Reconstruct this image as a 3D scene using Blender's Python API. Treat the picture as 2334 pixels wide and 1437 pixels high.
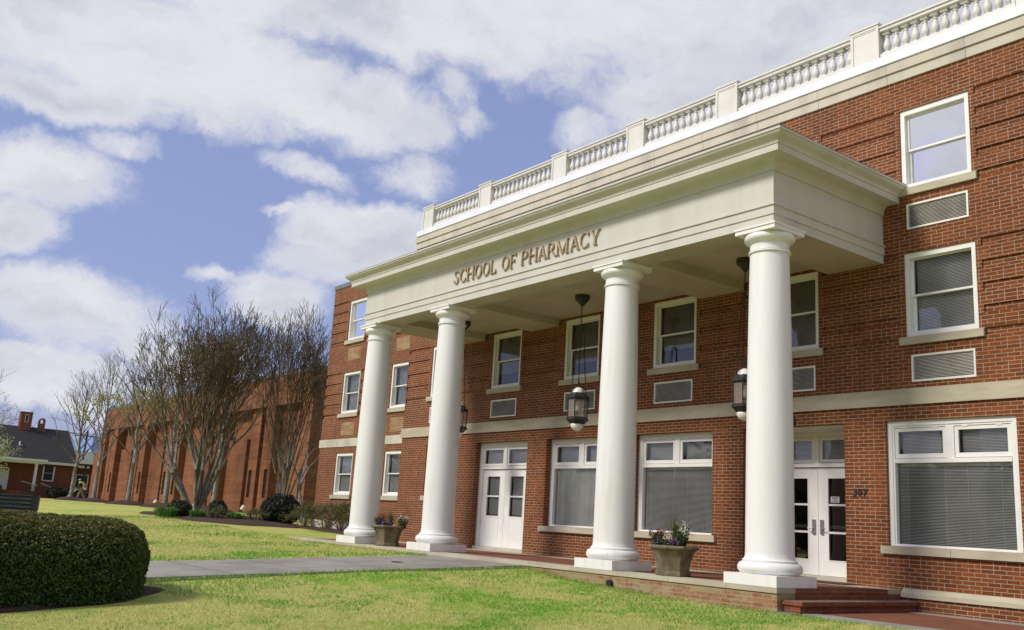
import bpy, math, random
import numpy as np
from mathutils import Vector, Matrix, noise as mnoise
R = math.radians
random.seed(7)
rng = np.random.default_rng(7)
scn = bpy.context.scene
for o in list(bpy.data.objects): bpy.data.objects.remove(o)
COL = scn.collection

# ------------------------------------------------------------------ camera
CF = Vector((-0.77671421, 0.59216081, 0.21461739))
CR = Vector((0.61527103, 0.78622305, 0.05740109))
CU = Vector((0.13474646, -0.17663211, 0.97500999))
CP = Vector((2.55975357, -15.67711496, 0.69639447))
FPX = 2172.2
cd = bpy.data.cameras.new('camera'); cam = bpy.data.objects.new('camera', cd); COL.objects.link(cam)
m = Matrix.Identity(4)
for i in range(3):
    m[i][0] = CR[i]; m[i][1] = CU[i]; m[i][2] = -CF[i]; m[i][3] = CP[i]
cam.matrix_world = m
cd.sensor_width = 36; cd.lens = FPX / 2334 * 36; cd.clip_start = 0.1; cd.clip_end = 3000
scn.camera = cam

# ------------------------------------------------------------------ world, sun, exposure
SUN_EL, SUN_AZ = R(41), math.atan2(-math.sin(R(14)), -math.cos(R(14)))   # azimuth from +Y towards +X
SKY_STRENGTH = 0.13
w = bpy.data.worlds.new('World'); scn.world = w; w.use_nodes = True
nt = w.node_tree; nt.nodes.clear()
def N(t, **k):
    n = nt.nodes.new(t)
    for a, b in k.items(): setattr(n, a, b)
    return n
def lk(a, b): nt.links.new(a, b)
def inp(n, i, v):
    if hasattr(v, 'links'): lk(v, n.inputs[i])
    else: n.inputs[i].default_value = v
def mth(op, a, b=None, c=None, clamp=False):
    n = N('ShaderNodeMath', operation=op, use_clamp=clamp); inp(n, 0, a)
    if b is not None: inp(n, 1, b)
    if c is not None: inp(n, 2, c)
    return n.outputs[0]
def vmth(op, a, b=None, out=0):
    n = N('ShaderNodeVectorMath', operation=op); inp(n, 0, a)
    if b is not None: inp(n, 1, b)
    return n.outputs[out]
def mixc(f, a, b):
    n = N('ShaderNodeMix', data_type='RGBA'); inp(n, 0, f); inp(n, 6, a); inp(n, 7, b); return n.outputs[2]
def smooth(x, a, b):
    n = N('ShaderNodeMapRange', interpolation_type='SMOOTHSTEP'); inp(n, 0, x); inp(n, 1, a); inp(n, 2, b); return n.outputs[0]
def nz(vec, scale, detail=6, rough=.55, color=False):
    n = N('ShaderNodeTexNoise'); lk(vec, n.inputs['Vector']); n.inputs['Scale'].default_value = scale
    n.inputs['Detail'].default_value = detail; n.inputs['Roughness'].default_value = rough
    return n.outputs[1 if color else 0]
sky = N('ShaderNodeTexSky', sky_type='NISHITA'); sky.sun_disc = False
sky.sun_elevation = SUN_EL; sky.sun_rotation = SUN_AZ; sky.air_density = 1.0; sky.dust_density = 1.6; sky.ozone_density = 2.0
skyc = mixc(.55, vmth('MULTIPLY', sky.outputs[0], (1.03, .90, 1.06)), (.335 / SKY_STRENGTH, .41 / SKY_STRENGTH, .70 / SKY_STRENGTH, 1))
tc = N('ShaderNodeTexCoord'); D0 = vmth('NORMALIZE', tc.outputs['Generated'])
wn = vmth('SUBTRACT', nz(D0, 5.5, 7, .62, True), (.5, .5, .5))
sc = N('ShaderNodeVectorMath', operation='SCALE'); lk(wn, sc.inputs[0]); sc.inputs['Scale'].default_value = .11
DW = vmth('ADD', D0, sc.outputs[0])
# cloud banks of this sky, each a patch of directions (centre and half widths, in the photo's pixels)
BANKS = [(330, 110, 560, 150, 1.3), (120, 200, 240, 60, 1.1), (900, 60, 620, 120, 1.3), (1450, 60, 620, 140, 1.3), (1900, 60, 600, 190, 1.4), (1600, 190, 300, 110, 1.2),
         (740, 232, 290, 95, 1.35), (560, 215, 130, 60, 1.0), (1030, 225, 60, 35, .7), (1080, 290, 50, 28, .55), (1350, 320, 80, 50, .6),
         (90, 375, 170, 85, 1.05), (250, 320, 70, 30, .45), (30, 490, 95, 75, 1.0), (455, 285, 45, 24, .6),
         (150, 690, 260, 95, 1.3), (60, 850, 330, 60, .75), (90, 930, 260, 45, .9), (300, 790, 260, 60, .6),
         (630, 690, 110, 70, 1.0), (870, 545, 190, 85, 1.25), (740, 600, 110, 55, .7), (700, 395, 90, 24, .45), (950, 400, 75, 40, .5), (670, 485, 50, 8, .35), (500, 625, 60, 16, .4)]
dens = None; vert = None
for (px, py, rx, ry, s) in BANKS:
    c = (CF * FPX + CR * (px - 1167) - CU * (py - 718.5)); L = c.length; c.normalize()
    rt = c.cross(Vector((0, 0, 1))).normalized(); up = rt.cross(c)
    ca, sa = math.cos(-.058), math.sin(-.058); rt, up = rt * ca + up * sa, up * ca - rt * sa
    a = vmth('DOT_PRODUCT', DW, tuple(rt * (L / rx)), out=1); b0 = vmth('DOT_PRODUCT', DW, tuple(up * (L / ry)), out=1)
    b = mth('SUBTRACT', b0, c.dot(up * (L / ry)))
    q = mth('MULTIPLY_ADD', a, a, mth('MULTIPLY', b, b))
    d = mth('MULTIPLY_ADD', q, -s, s)
    dens = d if dens is None else mth('SMOOTH_MAX', dens, d, .25)
front = vmth('DOT_PRODUCT', D0, tuple(CF), out=1)
bg = mth('MULTIPLY_ADD', nz(vmth('ADD', D0, (3.7, 1.3, .4)), 2.6, 6, .6), 9.0, -4.7)              # the rest of the sky: broken cloud
dens = mth('MAXIMUM', dens, mth('SUBTRACT', bg, mth('MULTIPLY', smooth(front, .72, .84), 20)))
fine = mth('ADD', mth('MULTIPLY_ADD', nz(vmth('MULTIPLY', DW, (1, 1, 1.7)), 6, 12, .66), 3.0, -1.45), mth('MULTIPLY_ADD', nz(vmth('MULTIPLY', DW, (1, 1, 1.5)), 26, 6, .7), .9, -.45))
dens = mth('ADD', dens, fine)
cov = smooth(dens, -.45, .95)
shade = smooth(nz(vmth('MULTIPLY', DW, (1, 1, 2.4)), 5.5, 9, .6), .36, .66)
thick = smooth(dens, .3, 1.3)
grey = mth('MULTIPLY', mth('MULTIPLY_ADD', shade, .75, .1), mth('MULTIPLY_ADD', thick, .75, .25))
cloudc = mixc(grey, (.83, .835, .86, 1), (.53, .55, .64, 1))
bg1 = N('ShaderNodeBackground'); lk(skyc, bg1.inputs[0]); bg1.inputs[1].default_value = SKY_STRENGTH
bg2 = N('ShaderNodeBackground'); lk(cloudc, bg2.inputs[0]); bg2.inputs[1].default_value = 1.0
mx = N('ShaderNodeMixShader'); lk(mth('MULTIPLY', cov, .94), mx.inputs[0]); lk(bg1.outputs[0], mx.inputs[1]); lk(bg2.outputs[0], mx.inputs[2])
wo = N('ShaderNodeOutputWorld'); lk(mx.outputs[0], wo.inputs[0])

sl = bpy.data.lights.new('sun', 'SUN'); sl.energy = 3.1; sl.angle = R(13); sl.color = (1, .94, .84)
sun = bpy.data.objects.new('sun', sl); COL.objects.link(sun)
sd = Vector((math.sin(SUN_AZ) * math.cos(SUN_EL), math.cos(SUN_AZ) * math.cos(SUN_EL), math.sin(SUN_EL)))
sun.rotation_euler = sd.to_track_quat('Z', 'Y').to_euler(); sun.location = (0, -30, 40)
scn.view_settings.view_transform = 'Standard'; scn.view_settings.look = 'None'
scn.view_settings.exposure = 0.0; scn.view_settings.gamma = 1.0
scn.render.engine = 'CYCLES'
scn.cycles.max_bounces = 6; scn.cycles.transparent_max_bounces = 12

# ------------------------------------------------------------------ materials
def newmat(name):
    global nt
    m_ = bpy.data.materials.new(name); m_.use_nodes = True; nt = m_.node_tree; nt.nodes.clear()
    o = N('ShaderNodeOutputMaterial'); b = N('ShaderNodeBsdfPrincipled'); lk(b.outputs[0], o.inputs[0]); return m_, b, o
def pos():
    return N('ShaderNodeNewGeometry').outputs['Position']
def bump(b, h, strength=.3, dist=.01):
    n = N('ShaderNodeBump'); n.inputs['Strength'].default_value = strength; n.inputs['Distance'].default_value = dist
    lk(h, n.inputs['Height']); lk(n.outputs[0], b.inputs['Normal'])
def plain(name, c1, c2=None, scale=3, rough=.6, metal=0, bs=0, bscale=60, stretch=(1, 1, 1), spec=.5, lo=.35, hi=.65):
    m_, b, o = newmat(name); p = vmth('MULTIPLY', pos(), stretch)
    if c2 is None: b.inputs['Base Color'].default_value = (*c1, 1)
    else: lk(mixc(smooth(nz(p, scale, 6, .6), lo, hi), (*c1, 1), (*c2, 1)), b.inputs['Base Color'])
    b.inputs['Roughness'].default_value = rough; b.inputs['Metallic'].default_value = metal
    b.inputs['Specular IOR Level'].default_value = spec
    if bs: bump(b, nz(p, bscale, 4, .6), bs)
    return m_
def brickmat(name, c1, c2, c3, mortar, rough=.85, zoff=.033, head=True, dirt=(.5, .45, .38), floor=False, dirtamt=0.0, ms=.0058, band=0.0):
    m_, b, o = newmat(name)
    g = N('ShaderNodeNewGeometry'); P = g.outputs['Position']; s = N('ShaderNodeSeparateXYZ'); lk(P, s.inputs[0])
    sn = N('ShaderNodeSeparateXYZ'); lk(g.outputs['True Normal'], sn.inputs[0])
    if floor: u, v = s.outputs[0], s.outputs[1]
    else:
        f = mth('GREATER_THAN', mth('ABSOLUTE', sn.outputs[1]), .5)
        u = mth('ADD', mth('MULTIPLY', s.outputs[0], f), mth('MULTIPLY', s.outputs[1], mth('SUBTRACT', 1, f)))
        v = mth('ADD', s.outputs[2], zoff)
    cv = N('ShaderNodeCombineXYZ'); lk(mth('ADD', u, 200), cv.inputs[0]); lk(mth('ADD', v, 4), cv.inputs[1])
    rh = .06667 if not floor else .1016
    def bt(width, off, sh=0):
        n = N('ShaderNodeTexBrick'); n.offset = off; n.offset_frequency = 2; n.squash = 1
        vec = cv.outputs[0] if not sh else vmth('ADD', cv.outputs[0], (sh, 0, 0))
        lk(vec, n.inputs['Vector']); n.inputs['Scale'].default_value = 1; n.inputs['Brick Width'].default_value = width
        n.inputs['Row Height'].default_value = rh; n.inputs['Mortar Size'].default_value = ms; n.inputs['Mortar Smooth'].default_value = .25
        n.inputs['Bias'].default_value = 0; n.inputs['Color1'].default_value = (0, 0, 0, 1); n.inputs['Color2'].default_value = (1, 1, 1, 1); n.inputs['Mortar'].default_value = (0, 0, 0, 1)
        return n
    A = bt(.2032, .5); fac, rnd = A.outputs[1], A.outputs[0]
    if head:
        B1, B2 = bt(.3048, 0), bt(.3048, 0, .1016)
        hf = mth('MAXIMUM', B1.outputs[1], B2.outputs[1])
        row = mth('FLOORED_MODULO', mth('FLOOR', mth('DIVIDE', mth('ADD', v, 4), rh)), 6)
        isH = mth('COMPARE', row, 1, .5)
        mf = N('ShaderNodeMix'); lk(isH, mf.inputs[0]); lk(fac, mf.inputs[2]); lk(hf, mf.inputs[3]); fac = mf.outputs[0]
        rnd = mixc(isH, rnd, B1.outputs[0])
    base = mixc(mth('POWER', rnd, 1.0), (*c1, 1), (*c2, 1))
    n2 = nz(P, 9, 5, .7); base = mixc(mth('MULTIPLY', smooth(n2, .5, .75), .7), base, (*c3, 1))
    big = nz(vmth('MULTIPLY', P, (1, 1, .6)), .55, 7, .65); streak = nz(vmth('MULTIPLY', P, (3.2, 3.2, .28)), 1.0, 6, .65); patch = smooth(nz(P, 1.4, 5, .6), .58, .72)
    hs = N('ShaderNodeHueSaturation'); lk(base, hs.inputs['Color']); lk(mth('ADD', mth('MULTIPLY_ADD', big, .9, .20), mth('ADD', mth('MULTIPLY', streak, .75), mth('MULTIPLY', patch, -.12))), hs.inputs['Value']); base = hs.outputs[0]
    mcol = mixc(smooth(nz(P, 1.3, 5, .7), .35, .7), (*mortar, 1), tuple(x * .62 for x in mortar) + (1,))
    colr = mixc(fac, base, mcol)
    if band:
        hb = N('ShaderNodeHueSaturation'); lk(colr, hb.inputs['Color']); lk(mth('MULTIPLY_ADD', nz(vmth('MULTIPLY', P, (.22, .22, 3.4)), 1.0, 4, .85), band, 1 - band * .5), hb.inputs['Value']); colr = hb.outputs[0]
    if dirtamt:
        colr = mixc(mth('MULTIPLY', smooth(nz(vmth('MULTIPLY', P, (1, 1, 2.5)), 2.2, 6, .7), .45, .62), dirtamt), colr, (*dirt, 1))
    lk(colr, b.inputs['Base Color']); b.inputs['Roughness'].default_value = rough; b.inputs['Specular IOR Level'].default_value = .25
    bump(b, mth('ADD', mth('MULTIPLY', fac, -1), mth('MULTIPLY', nz(P, 120, 3, .6), .25)), .5, .006)
    return m_
M = {}
M['brick'] = brickmat('red_brick', (.215, .061, .015), (.136, .038, .010), (.070, .024, .009), (.43, .35, .25), ms=.0052)
M['brick_step'] = brickmat('dark_red_brick', (.27, .075, .03), (.19, .05, .022), (.09, .035, .02), (.26, .2, .15), dirtamt=.3, dirt=(.12, .07, .05))
M['brick_porch'] = brickmat('weathered_brick', (.30, .15, .08), (.24, .10, .05), (.30, .24, .13), (.42, .37, .22), dirtamt=.65, dirt=(.36, .33, .18))
M['brick_annex'] = brickmat('orange_brick', (.22, .068, .025), (.165, .048, .018), (.10, .033, .015), (.33, .20, .12), head=False, ms=.0085, band=1.5)
M['brick_house'] = brickmat('brown_brick', (.20, .055, .022), (.15, .04, .018), (.10, .03, .015), (.20, .12, .08), head=False)
M['paver'] = brickmat('clay_paver', (.26, .10, .055), (.19, .065, .035), (.12, .05, .035), (.16, .09, .06), floor=True, head=False, dirtamt=.35, dirt=(.16, .09, .06))
M['stone'] = plain('limestone', (.50, .46, .33), (.40, .36, .26), 2.2, .85, bs=.15, stretch=(.5, .5, 1.6))
M['stone_grey'] = plain('weathered_limestone', (.56, .52, .42), (.38, .35, .29), 1.6, .9, bs=.15, stretch=(.9, .9, .4), lo=.42, hi=.8)
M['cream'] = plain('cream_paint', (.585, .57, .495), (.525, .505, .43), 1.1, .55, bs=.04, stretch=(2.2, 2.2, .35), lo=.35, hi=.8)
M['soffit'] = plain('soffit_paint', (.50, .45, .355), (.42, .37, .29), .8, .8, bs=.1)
M['white'] = plain('white_paint', (.80, .80, .76), (.70, .70, .64), 2.5, .45, lo=.45, hi=.8)
M['column'] = plain('column_paint', (.81, .805, .78), (.66, .64, .58), 2.4, .42, bs=.08, bscale=25, stretch=(1.8, 1.8, .2), lo=.45, hi=.9)
M['balustrade'] = plain('balustrade_paint', (.69, .68, .625), (.60, .585, .52), 2, .5, lo=.4, hi=.8)
M['flash'] = plain('white_metal_flashing', (.85, .86, .92), (.75, .77, .84), 1.5, .35)
M['coping'] = plain('grey_metal_coping', (.17, .19, .20), (.13, .145, .15), 2, .5)
M['letter'] = plain('bronze_letters', (.44, .345, .215), (.36, .27, .155), 4, .45)
M['black'] = plain('black_iron', (.022, .022, .022), (.035, .03, .025), 20, .5)
M['blackplastic'] = plain('black_plastic', (.014, .015, .017), (.028, .028, .032), 3, .5)
M['rib'] = plain('highlight_plastic', (.10, .10, .11), (.06, .06, .065), 3, .45)  # black plastic made paler: the ribs' highlights are put into the colour
M['louvre'] = plain('louvre_metal', (.58, .56, .47), (.46, .44, .36), 3, .6)
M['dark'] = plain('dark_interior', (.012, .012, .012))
M['steel'] = plain('brushed_steel', (.42, .42, .42), (.33, .33, .33), 12, .35, .8)
M['milk'] = plain('white_globe', (.82, .81, .76), None, rough=.25)
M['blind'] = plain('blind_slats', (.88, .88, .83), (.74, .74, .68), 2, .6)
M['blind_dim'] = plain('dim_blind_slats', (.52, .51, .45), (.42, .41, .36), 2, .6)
M['sheer'] = plain('sheer_curtain', (.55, .58, .52), (.30, .33, .28), 9, .8, stretch=(2.5, 2.5, .6))
M['concrete'] = plain('concrete', (.31, .295, .25), (.225, .212, .178), 1.1, .9, bs=.2, bscale=120)
M['mulch'] = plain('mulch', (.075, .038, .022), (.028, .015, .010), 26, 1, bs=1, bscale=40)
M['bark'] = plain('bark', (.30, .27, .20), (.13, .105, .07), 7, .9, bs=.4, bscale=30, stretch=(3, 3, .5))
M['bark_grey'] = plain('grey_bark', (.34, .33, .30), (.12, .115, .10), 9, .9, bs=.4, bscale=30, stretch=(2, 2, 1))
M['twig'] = plain('twig_bark', (.165, .12, .06), (.095, .068, .035), 3, .9)
M['twig_grey'] = plain('grey_twigs', (.20, .17, .13), (.12, .10, .075), 3, .9)
M['pot'] = plain('cast_stone', (.20, .16, .095), (.095, .075, .045), 5, .9, bs=.4, bscale=40)
M['soil'] = plain('soil', (.03, .02, .012), None, rough=1)
M['shingle'] = plain('dark_shingles', (.026, .025, .025), (.016, .016, .017), 2.5, .9, bs=.6, bscale=12, stretch=(1, 1, 3))
M['palegreen'] = plain('pale_trim', (.60, .60, .56), None, rough=.6)
M['greybldg'] = plain('pale_wall', (.52, .53, .55), (.46, .47, .5), 1, .8)
M['bluebldg'] = plain('blue_panels', (.14, .24, .50), (.20, .32, .58), 1.2, .5)
M['pole'] = plain('pole_wood', (.085, .07, .055), (.06, .05, .04), 4, .9)
M['wire'] = plain('wire', (.04, .04, .045), None)
M['mat_rubber'] = plain('rubber_mat', (.03, .03, .032), None, rough=.9)
M['red_lens'] = plain('red_lens', (.35, .03, .015), None, rough=.2)
M['skin'] = plain('skin', (.36, .19, .12), None, rough=.6)
M['vest'] = plain('hi_vis', (.30, .62, .05), None, rough=.7)
M['jacket'] = plain('brown_jacket', (.055, .045, .032), (.04, .032, .025), 20, .9)
M['khaki'] = plain('khaki_trousers', (.24, .20, .13), (.19, .155, .10), 14, .9)
M['cap'] = plain('tan_cap', (.42, .38, .28), None, rough=.9)
M['orange'] = plain('orange_casing', (.60, .13, .03), None, rough=.4)
M['paper'] = plain('paper', (.75, .75, .80), None, rough=.6)
def glassmat(name, tint=(.75, .78, .76), refl=.55, rough=.01):
    m_, b, o = newmat(name); nt.nodes.remove(b)
    t = N('ShaderNodeBsdfTransparent'); t.inputs[0].default_value = (*tint, 1)
    g = N('ShaderNodeBsdfGlossy'); g.inputs['Roughness'].default_value = rough; g.inputs[0].default_value = (.95, .96, 1, 1)
    fr = N('ShaderNodeFresnel'); fr.inputs[0].default_value = 1.55
    n = N('ShaderNodeBump'); n.inputs['Strength'].default_value = .05; n.inputs['Distance'].default_value = .02
    lk(nz(pos(), 2.5, 1), n.inputs['Height']); lk(n.outputs[0], g.inputs['Normal'])
    x = N('ShaderNodeMixShader'); lk(mth('MULTIPLY_ADD', fr.outputs[0], 1.0 + refl, refl * .25, clamp=True), x.inputs[0])
    lk(t.outputs[0], x.inputs[1]); lk(g.outputs[0], x.inputs[2]); lk(x.outputs[0], o.inputs[0]); return m_
M['glass'] = glassmat('window_glass', (.97, .98, .97), .08); M['glass_dark'] = glassmat('tinted_glass', (.35, .36, .36), .2)
M['glass_mirror'] = glassmat('coated_glass', (.45, .47, .48), 2.4)
M['lantern_glass'] = plain('seeded_glass', (.42, .34, .28), None, rough=.25); M['lantern_glass'].node_tree.nodes['Principled BSDF'].inputs['Alpha'].default_value = .42
def leafmat(name, cols, trans=.25, rough=.55):
    m_, b, o = newmat(name)
    g = N('ShaderNodeNewGeometry'); r = N('ShaderNodeValToRGB'); lk(g.outputs['Random Per Island'], r.inputs[0])
    e = r.color_ramp.elements
    while len(e) < len(cols): e.new(.5)
    for i, c in enumerate(cols): e[i].position = i / (len(cols) - 1); e[i].color = (*c, 1)
    lk(r.outputs[0], b.inputs['Base Color']); b.inputs['Roughness'].default_value = rough
    if trans:
        t = N('ShaderNodeBsdfTranslucent'); lk(r.outputs[0], t.inputs[0]); x = N('ShaderNodeMixShader'); x.inputs[0].default_value = trans
        lk(b.outputs[0], x.inputs[1]); lk(t.outputs[0], x.inputs[2]); lk(x.outputs[0], o.inputs[0])
    return m_
M['hedge_leaf'] = leafmat('hedge_leaves', [(.022, .052, .010), (.042, .086, .013), (.072, .120, .018), (.055, .075, .012), (.13, .17, .028)])
M['hedge_tip'] = leafmat('hedge_tip_leaves', [(.105, .105, .016), (.145, .115, .02), (.095, .125, .02), (.17, .15, .03)])
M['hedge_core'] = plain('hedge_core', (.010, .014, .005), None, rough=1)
M['dark_leaf'] = leafmat('dark_leaves', [(.010, .016, .008), (.018, .026, .012), (.028, .034, .018), (.05, .05, .03)])
M['round_leaf'] = leafmat('clipped_leaves', [(.015, .028, .008), (.03, .05, .012), (.05, .075, .018)])
M['lily_leaf'] = leafmat('strap_leaves', [(.05, .16, .02), (.08, .22, .03), (.12, .28, .05)])
M['shrub_leaf'] = leafmat('twiggy_leaves', [(.07, .10, .025), (.12, .14, .04), (.16, .14, .06)])
M['bud_leaf'] = leafmat('budding_leaves', [(.42, .40, .12), (.34, .33, .09), (.28, .22, .08)], .4)
M['brown_leaf'] = leafmat('dead_leaves', [(.22, .09, .04), (.28, .13, .06)])
M['blossom'] = leafmat('blossoms', [(.62, .62, .50), (.30, .36, .12), (.22, .26, .08), (.7, .7, .62)], .3)
M['plant_leaf'] = leafmat('planter_leaves', [(.03, .07, .025), (.05, .10, .035), (.09, .13, .06)])
M['red_flower'] = leafmat('red_petals', [(.22, .012, .015), (.38, .02, .02)])
M['white_flower'] = leafmat('white_petals', [(.75, .75, .55), (.8, .8, .72)])
M['purple_flower'] = leafmat('purple_petals', [(.10, .03, .30), (.16, .05, .42), (.5, .3, .04)])
M['grass_blade'] = leafmat('grass_blades', [(.56, .54, .19), (.64, .60, .26), (.45, .49, .12), (.60, .54, .22), (.30, .44, .07)], .3)
M['green_blade'] = leafmat('green_grass_blades', [(.09, .27, .02), (.14, .36, .03), (.22, .42, .05), (.34, .45, .08)], .3)
def lawnmat():
    m_, b, o = newmat('lawn'); P = pos()
    Ps = vmth('MULTIPLY', P, (1, 1, 1))
    g1 = nz(Ps, .35, 7, .65); g2 = nz(Ps, 2.2, 7, .7); g3 = nz(Ps, 14, 5, .7)
    s = N('ShaderNodeSeparateXYZ'); lk(P, s.inputs[0])
    f = mth('ADD', mth('MULTIPLY', g1, .55), mth('MULTIPLY', g2, .45))
    green = smooth(f, .49, .60)
    straw = mixc(smooth(g3, .3, .7), (.56, .53, .18, 1), (.42, .43, .11, 1))
    gr = mixc(smooth(g3, .3, .7), (.17, .37, .03, 1), (.30, .44, .06, 1))
    c = mixc(green, straw, gr)
    lk(c, b.inputs['Base Color']); b.inputs['Roughness'].default_value = .95; b.inputs['Specular IOR Level'].default_value = .1
    bump(b, nz(P, 45, 5, .8), .8, .03); return m_
M['lawn'] = lawnmat()

# ------------------------------------------------------------------ mesh helpers
class MB:
    def __init__(s): s.v = []; s.f = []; s.m = []
    def add(s, vs, fs, mi=0):
        n = len(s.v); s.v += [tuple(p) for p in vs]; s.f += [tuple(i + n for i in f) for f in fs]; s.m += [mi] * len(fs); return s
    def quad(s, a, b, c, d, mi=0): return s.add([a, b, c, d], [(0, 1, 2, 3)], mi)
    def box(s, x0, x1, y0, y1, z0, z1, mi=0):
        return s.add([(x0, y0, z0), (x1, y0, z0), (x1, y1, z0), (x0, y1, z0), (x0, y0, z1), (x1, y0, z1), (x1, y1, z1), (x0, y1, z1)],
                     [(3, 2, 1, 0), (4, 5, 6, 7), (0, 1, 5, 4), (1, 2, 6, 5), (2, 3, 7, 6), (3, 0, 4, 7)], mi)
    def ring(s, x0, x1, z0, z1, w, y0, y1, wb=None, wt=None):       # a rectangular frame in the xz plane
        wb = w if wb is None else wb; wt = w if wt is None else wt
        s.box(x0, x1, y0, y1, z0, z0 + wb); s.box(x0, x1, y0, y1, z1 - wt, z1)
        s.box(x0, x0 + w, y0, y1, z0 + wb, z1 - wt); return s.box(x1 - w, x1, y0, y1, z0 + wb, z1 - wt)
    def lathe(s, cx, cy, prof, n=48, mi=0, cap=True):
        k = len(s.v); 
        for r, z in prof:
            for i in range(n): a = 2 * math.pi * i / n; s.v.append((cx + r * math.cos(a), cy + r * math.sin(a), z))
        for j in range(len(prof) - 1):
            for i in range(n): s.f.append((k + j * n + i, k + j * n + (i + 1) % n, k + (j + 1) * n + (i + 1) % n, k + (j + 1) * n + i)); s.m.append(mi)
        if cap:
            s.f.append(tuple(k + i for i in range(n - 1, -1, -1))); s.m.append(mi)
            e = k + (len(prof) - 1) * n; s.f.append(tuple(e + i for i in range(n))); s.m.append(mi)
        return s
    def tube(s, pts, rad, n=6, mi=0):
        pts = [Vector(p) for p in pts]; k = len(s.v)
        rs = rad if isinstance(rad, (list, tuple)) else [rad] * len(pts)
        for j, p in enumerate(pts):
            t = (pts[min(j + 1, len(pts) - 1)] - pts[max(j - 1, 0)])
            if t.length < 1e-7: t = Vector((0, 0, 1))
            t.normalize(); a = t.cross(Vector((0, 0, 1)) if abs(t.z) < .95 else Vector((1, 0, 0))).normalized(); b = t.cross(a)
            for i in range(n):
                an = 2 * math.pi * i / n; s.v.append(tuple(p + (a * math.cos(an) + b * math.sin(an)) * rs[j]))
        for j in range(len(pts) - 1):
            for i in range(n): s.f.append((k + j * n + i, k + j * n + (i + 1) % n, k + (j + 1) * n + (i + 1) % n, k + (j + 1) * n + i)); s.m.append(mi)
        s.f.append(tuple(k + i for i in range(n))); s.m.append(mi)
        e = k + (len(pts) - 1) * n; s.f.append(tuple(e + i for i in range(n - 1, -1, -1))); s.m.append(mi); return s
WL = {}
def thing(name, label, cat, loc, group=None, rz=0):
    o = bpy.data.objects.new(name, None); COL.objects.link(o); o.location = loc; o.rotation_euler = (0, 0, rz)
    o.empty_display_size = .2; o['label'] = label; o['category'] = cat
    if group: o['group'] = group
    WL[o.name] = Vector(loc); return o
def obj(name, mb, mat, parent=None, loc=None, smooth=False, world=True, label=None):
    """one mesh object; world=True: mb is in world coordinates and the object's origin goes to its bounding-box centre"""
    me = bpy.data.meshes.new(name); V = np.array(mb.v, dtype=float).reshape(-1, 3)
    if world:
        c = (V.min(0) + V.max(0)) / 2; c[2] = V[:, 2].min(); V = V - c; wl = Vector(c)
    else: wl = Vector(loc or (0, 0, 0))
    me.from_pydata([tuple(p) for p in V], [], mb.f)
    mats = mat if isinstance(mat, (list, tuple)) else [mat]
    for q in mats: me.materials.append(M[q])
    if len(mats) > 1: me.polygons.foreach_set('material_index', mb.m)
    if smooth:
        me.polygons.foreach_set('use_smooth', [True] * len(me.polygons))
        if smooth is not True:
            try: me.set_sharp_from_angle(angle=R(smooth))
            except Exception: pass
    me.update()
    o = bpy.data.objects.new(name, me); COL.objects.link(o)
    if parent is not None:
        absl = world or wl.length > 0               # a zero location means 'at the parent's origin'
        o.parent = parent; o.location = (wl - WL[parent.name]) if absl else wl
        WL[o.name] = wl if absl else WL[parent.name].copy()
    else: o.location = wl; WL[o.name] = wl
    if label: o['label'] = label
    return o
def tag(o, label=None, cat=None, group=None, kind=None):
    for k, v in (('label', label), ('category', cat), ('group', group), ('kind', kind)):
        if v: o[k] = v
    return o
def kids(o): return [c for c in COL.objects if c.parent == o]
def copytree(o, parent=None, loc=None, src=None):
    c = o.copy(); COL.objects.link(c); c.parent = parent if parent else o.parent
    if loc is not None: c.location = loc
    WL[c.name] = (WL[c.parent.name] if c.parent else Vector((0, 0, 0))) + c.location
    for k in kids(o): copytree(k, c)
    return c

# ------------------------------------------------------------------ terrain
XS = [-400, -140, -90, -60, -45, -33, -30, -26, -22, -12.6, -11.2, -9, -7, 60]
ZS = [.62, .62, .60, .52, .40, .22, .15, .06, -.06, -.07, -.22, -.31, -.34, -.34]
def tz(x, y):
    z = np.interp(x, XS, ZS)
    return z - .045 * np.clip(-3.4 - y, 0, 14) * np.interp(x, [-80, -45], [.3, 1])
xs = np.unique(np.concatenate([np.linspace(-900, -130, 8), np.linspace(-130, -45, 40), np.linspace(-45, 8, 150), np.linspace(8, 700, 8), [-23.4, -6.58, -15.9, -12.6]]))
ys = np.unique(np.concatenate([np.linspace(-500, -40, 6), np.linspace(-40, 10, 130), np.linspace(10, 900, 8)]))
mb = MB(); X, Y = np.meshgrid(xs, ys, indexing='ij'); Z = tz(X, Y)
und = .03 * np.sin(X * .9 + 1.3 * np.sin(Y * .5)) * np.sin(Y * .7 + .4) * np.clip((-4.2 - Y) / 2, 0, 1)
under = (X > -23.3) & (X < -6.7) & (Y > -3.3); Z = Z + und - under * .5 - ((X >= -16.2) & (X <= -12.3) & (Y < -3.3)) * .06 - ((X > -6.4) & (Y > -3.3)) * .15
mb.v = [tuple(p) for p in np.stack([X.ravel(), Y.ravel(), Z.ravel()], 1)]
ny = len(ys)
mb.f = [(i * ny + j, (i + 1) * ny + j, (i + 1) * ny + j + 1, i * ny + j + 1) for i in range(len(xs) - 1) for j in range(ny - 1)]; mb.m = [0] * len(mb.f)
tag(obj('ground', mb, 'lawn', smooth=True), kind='structure')
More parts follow.
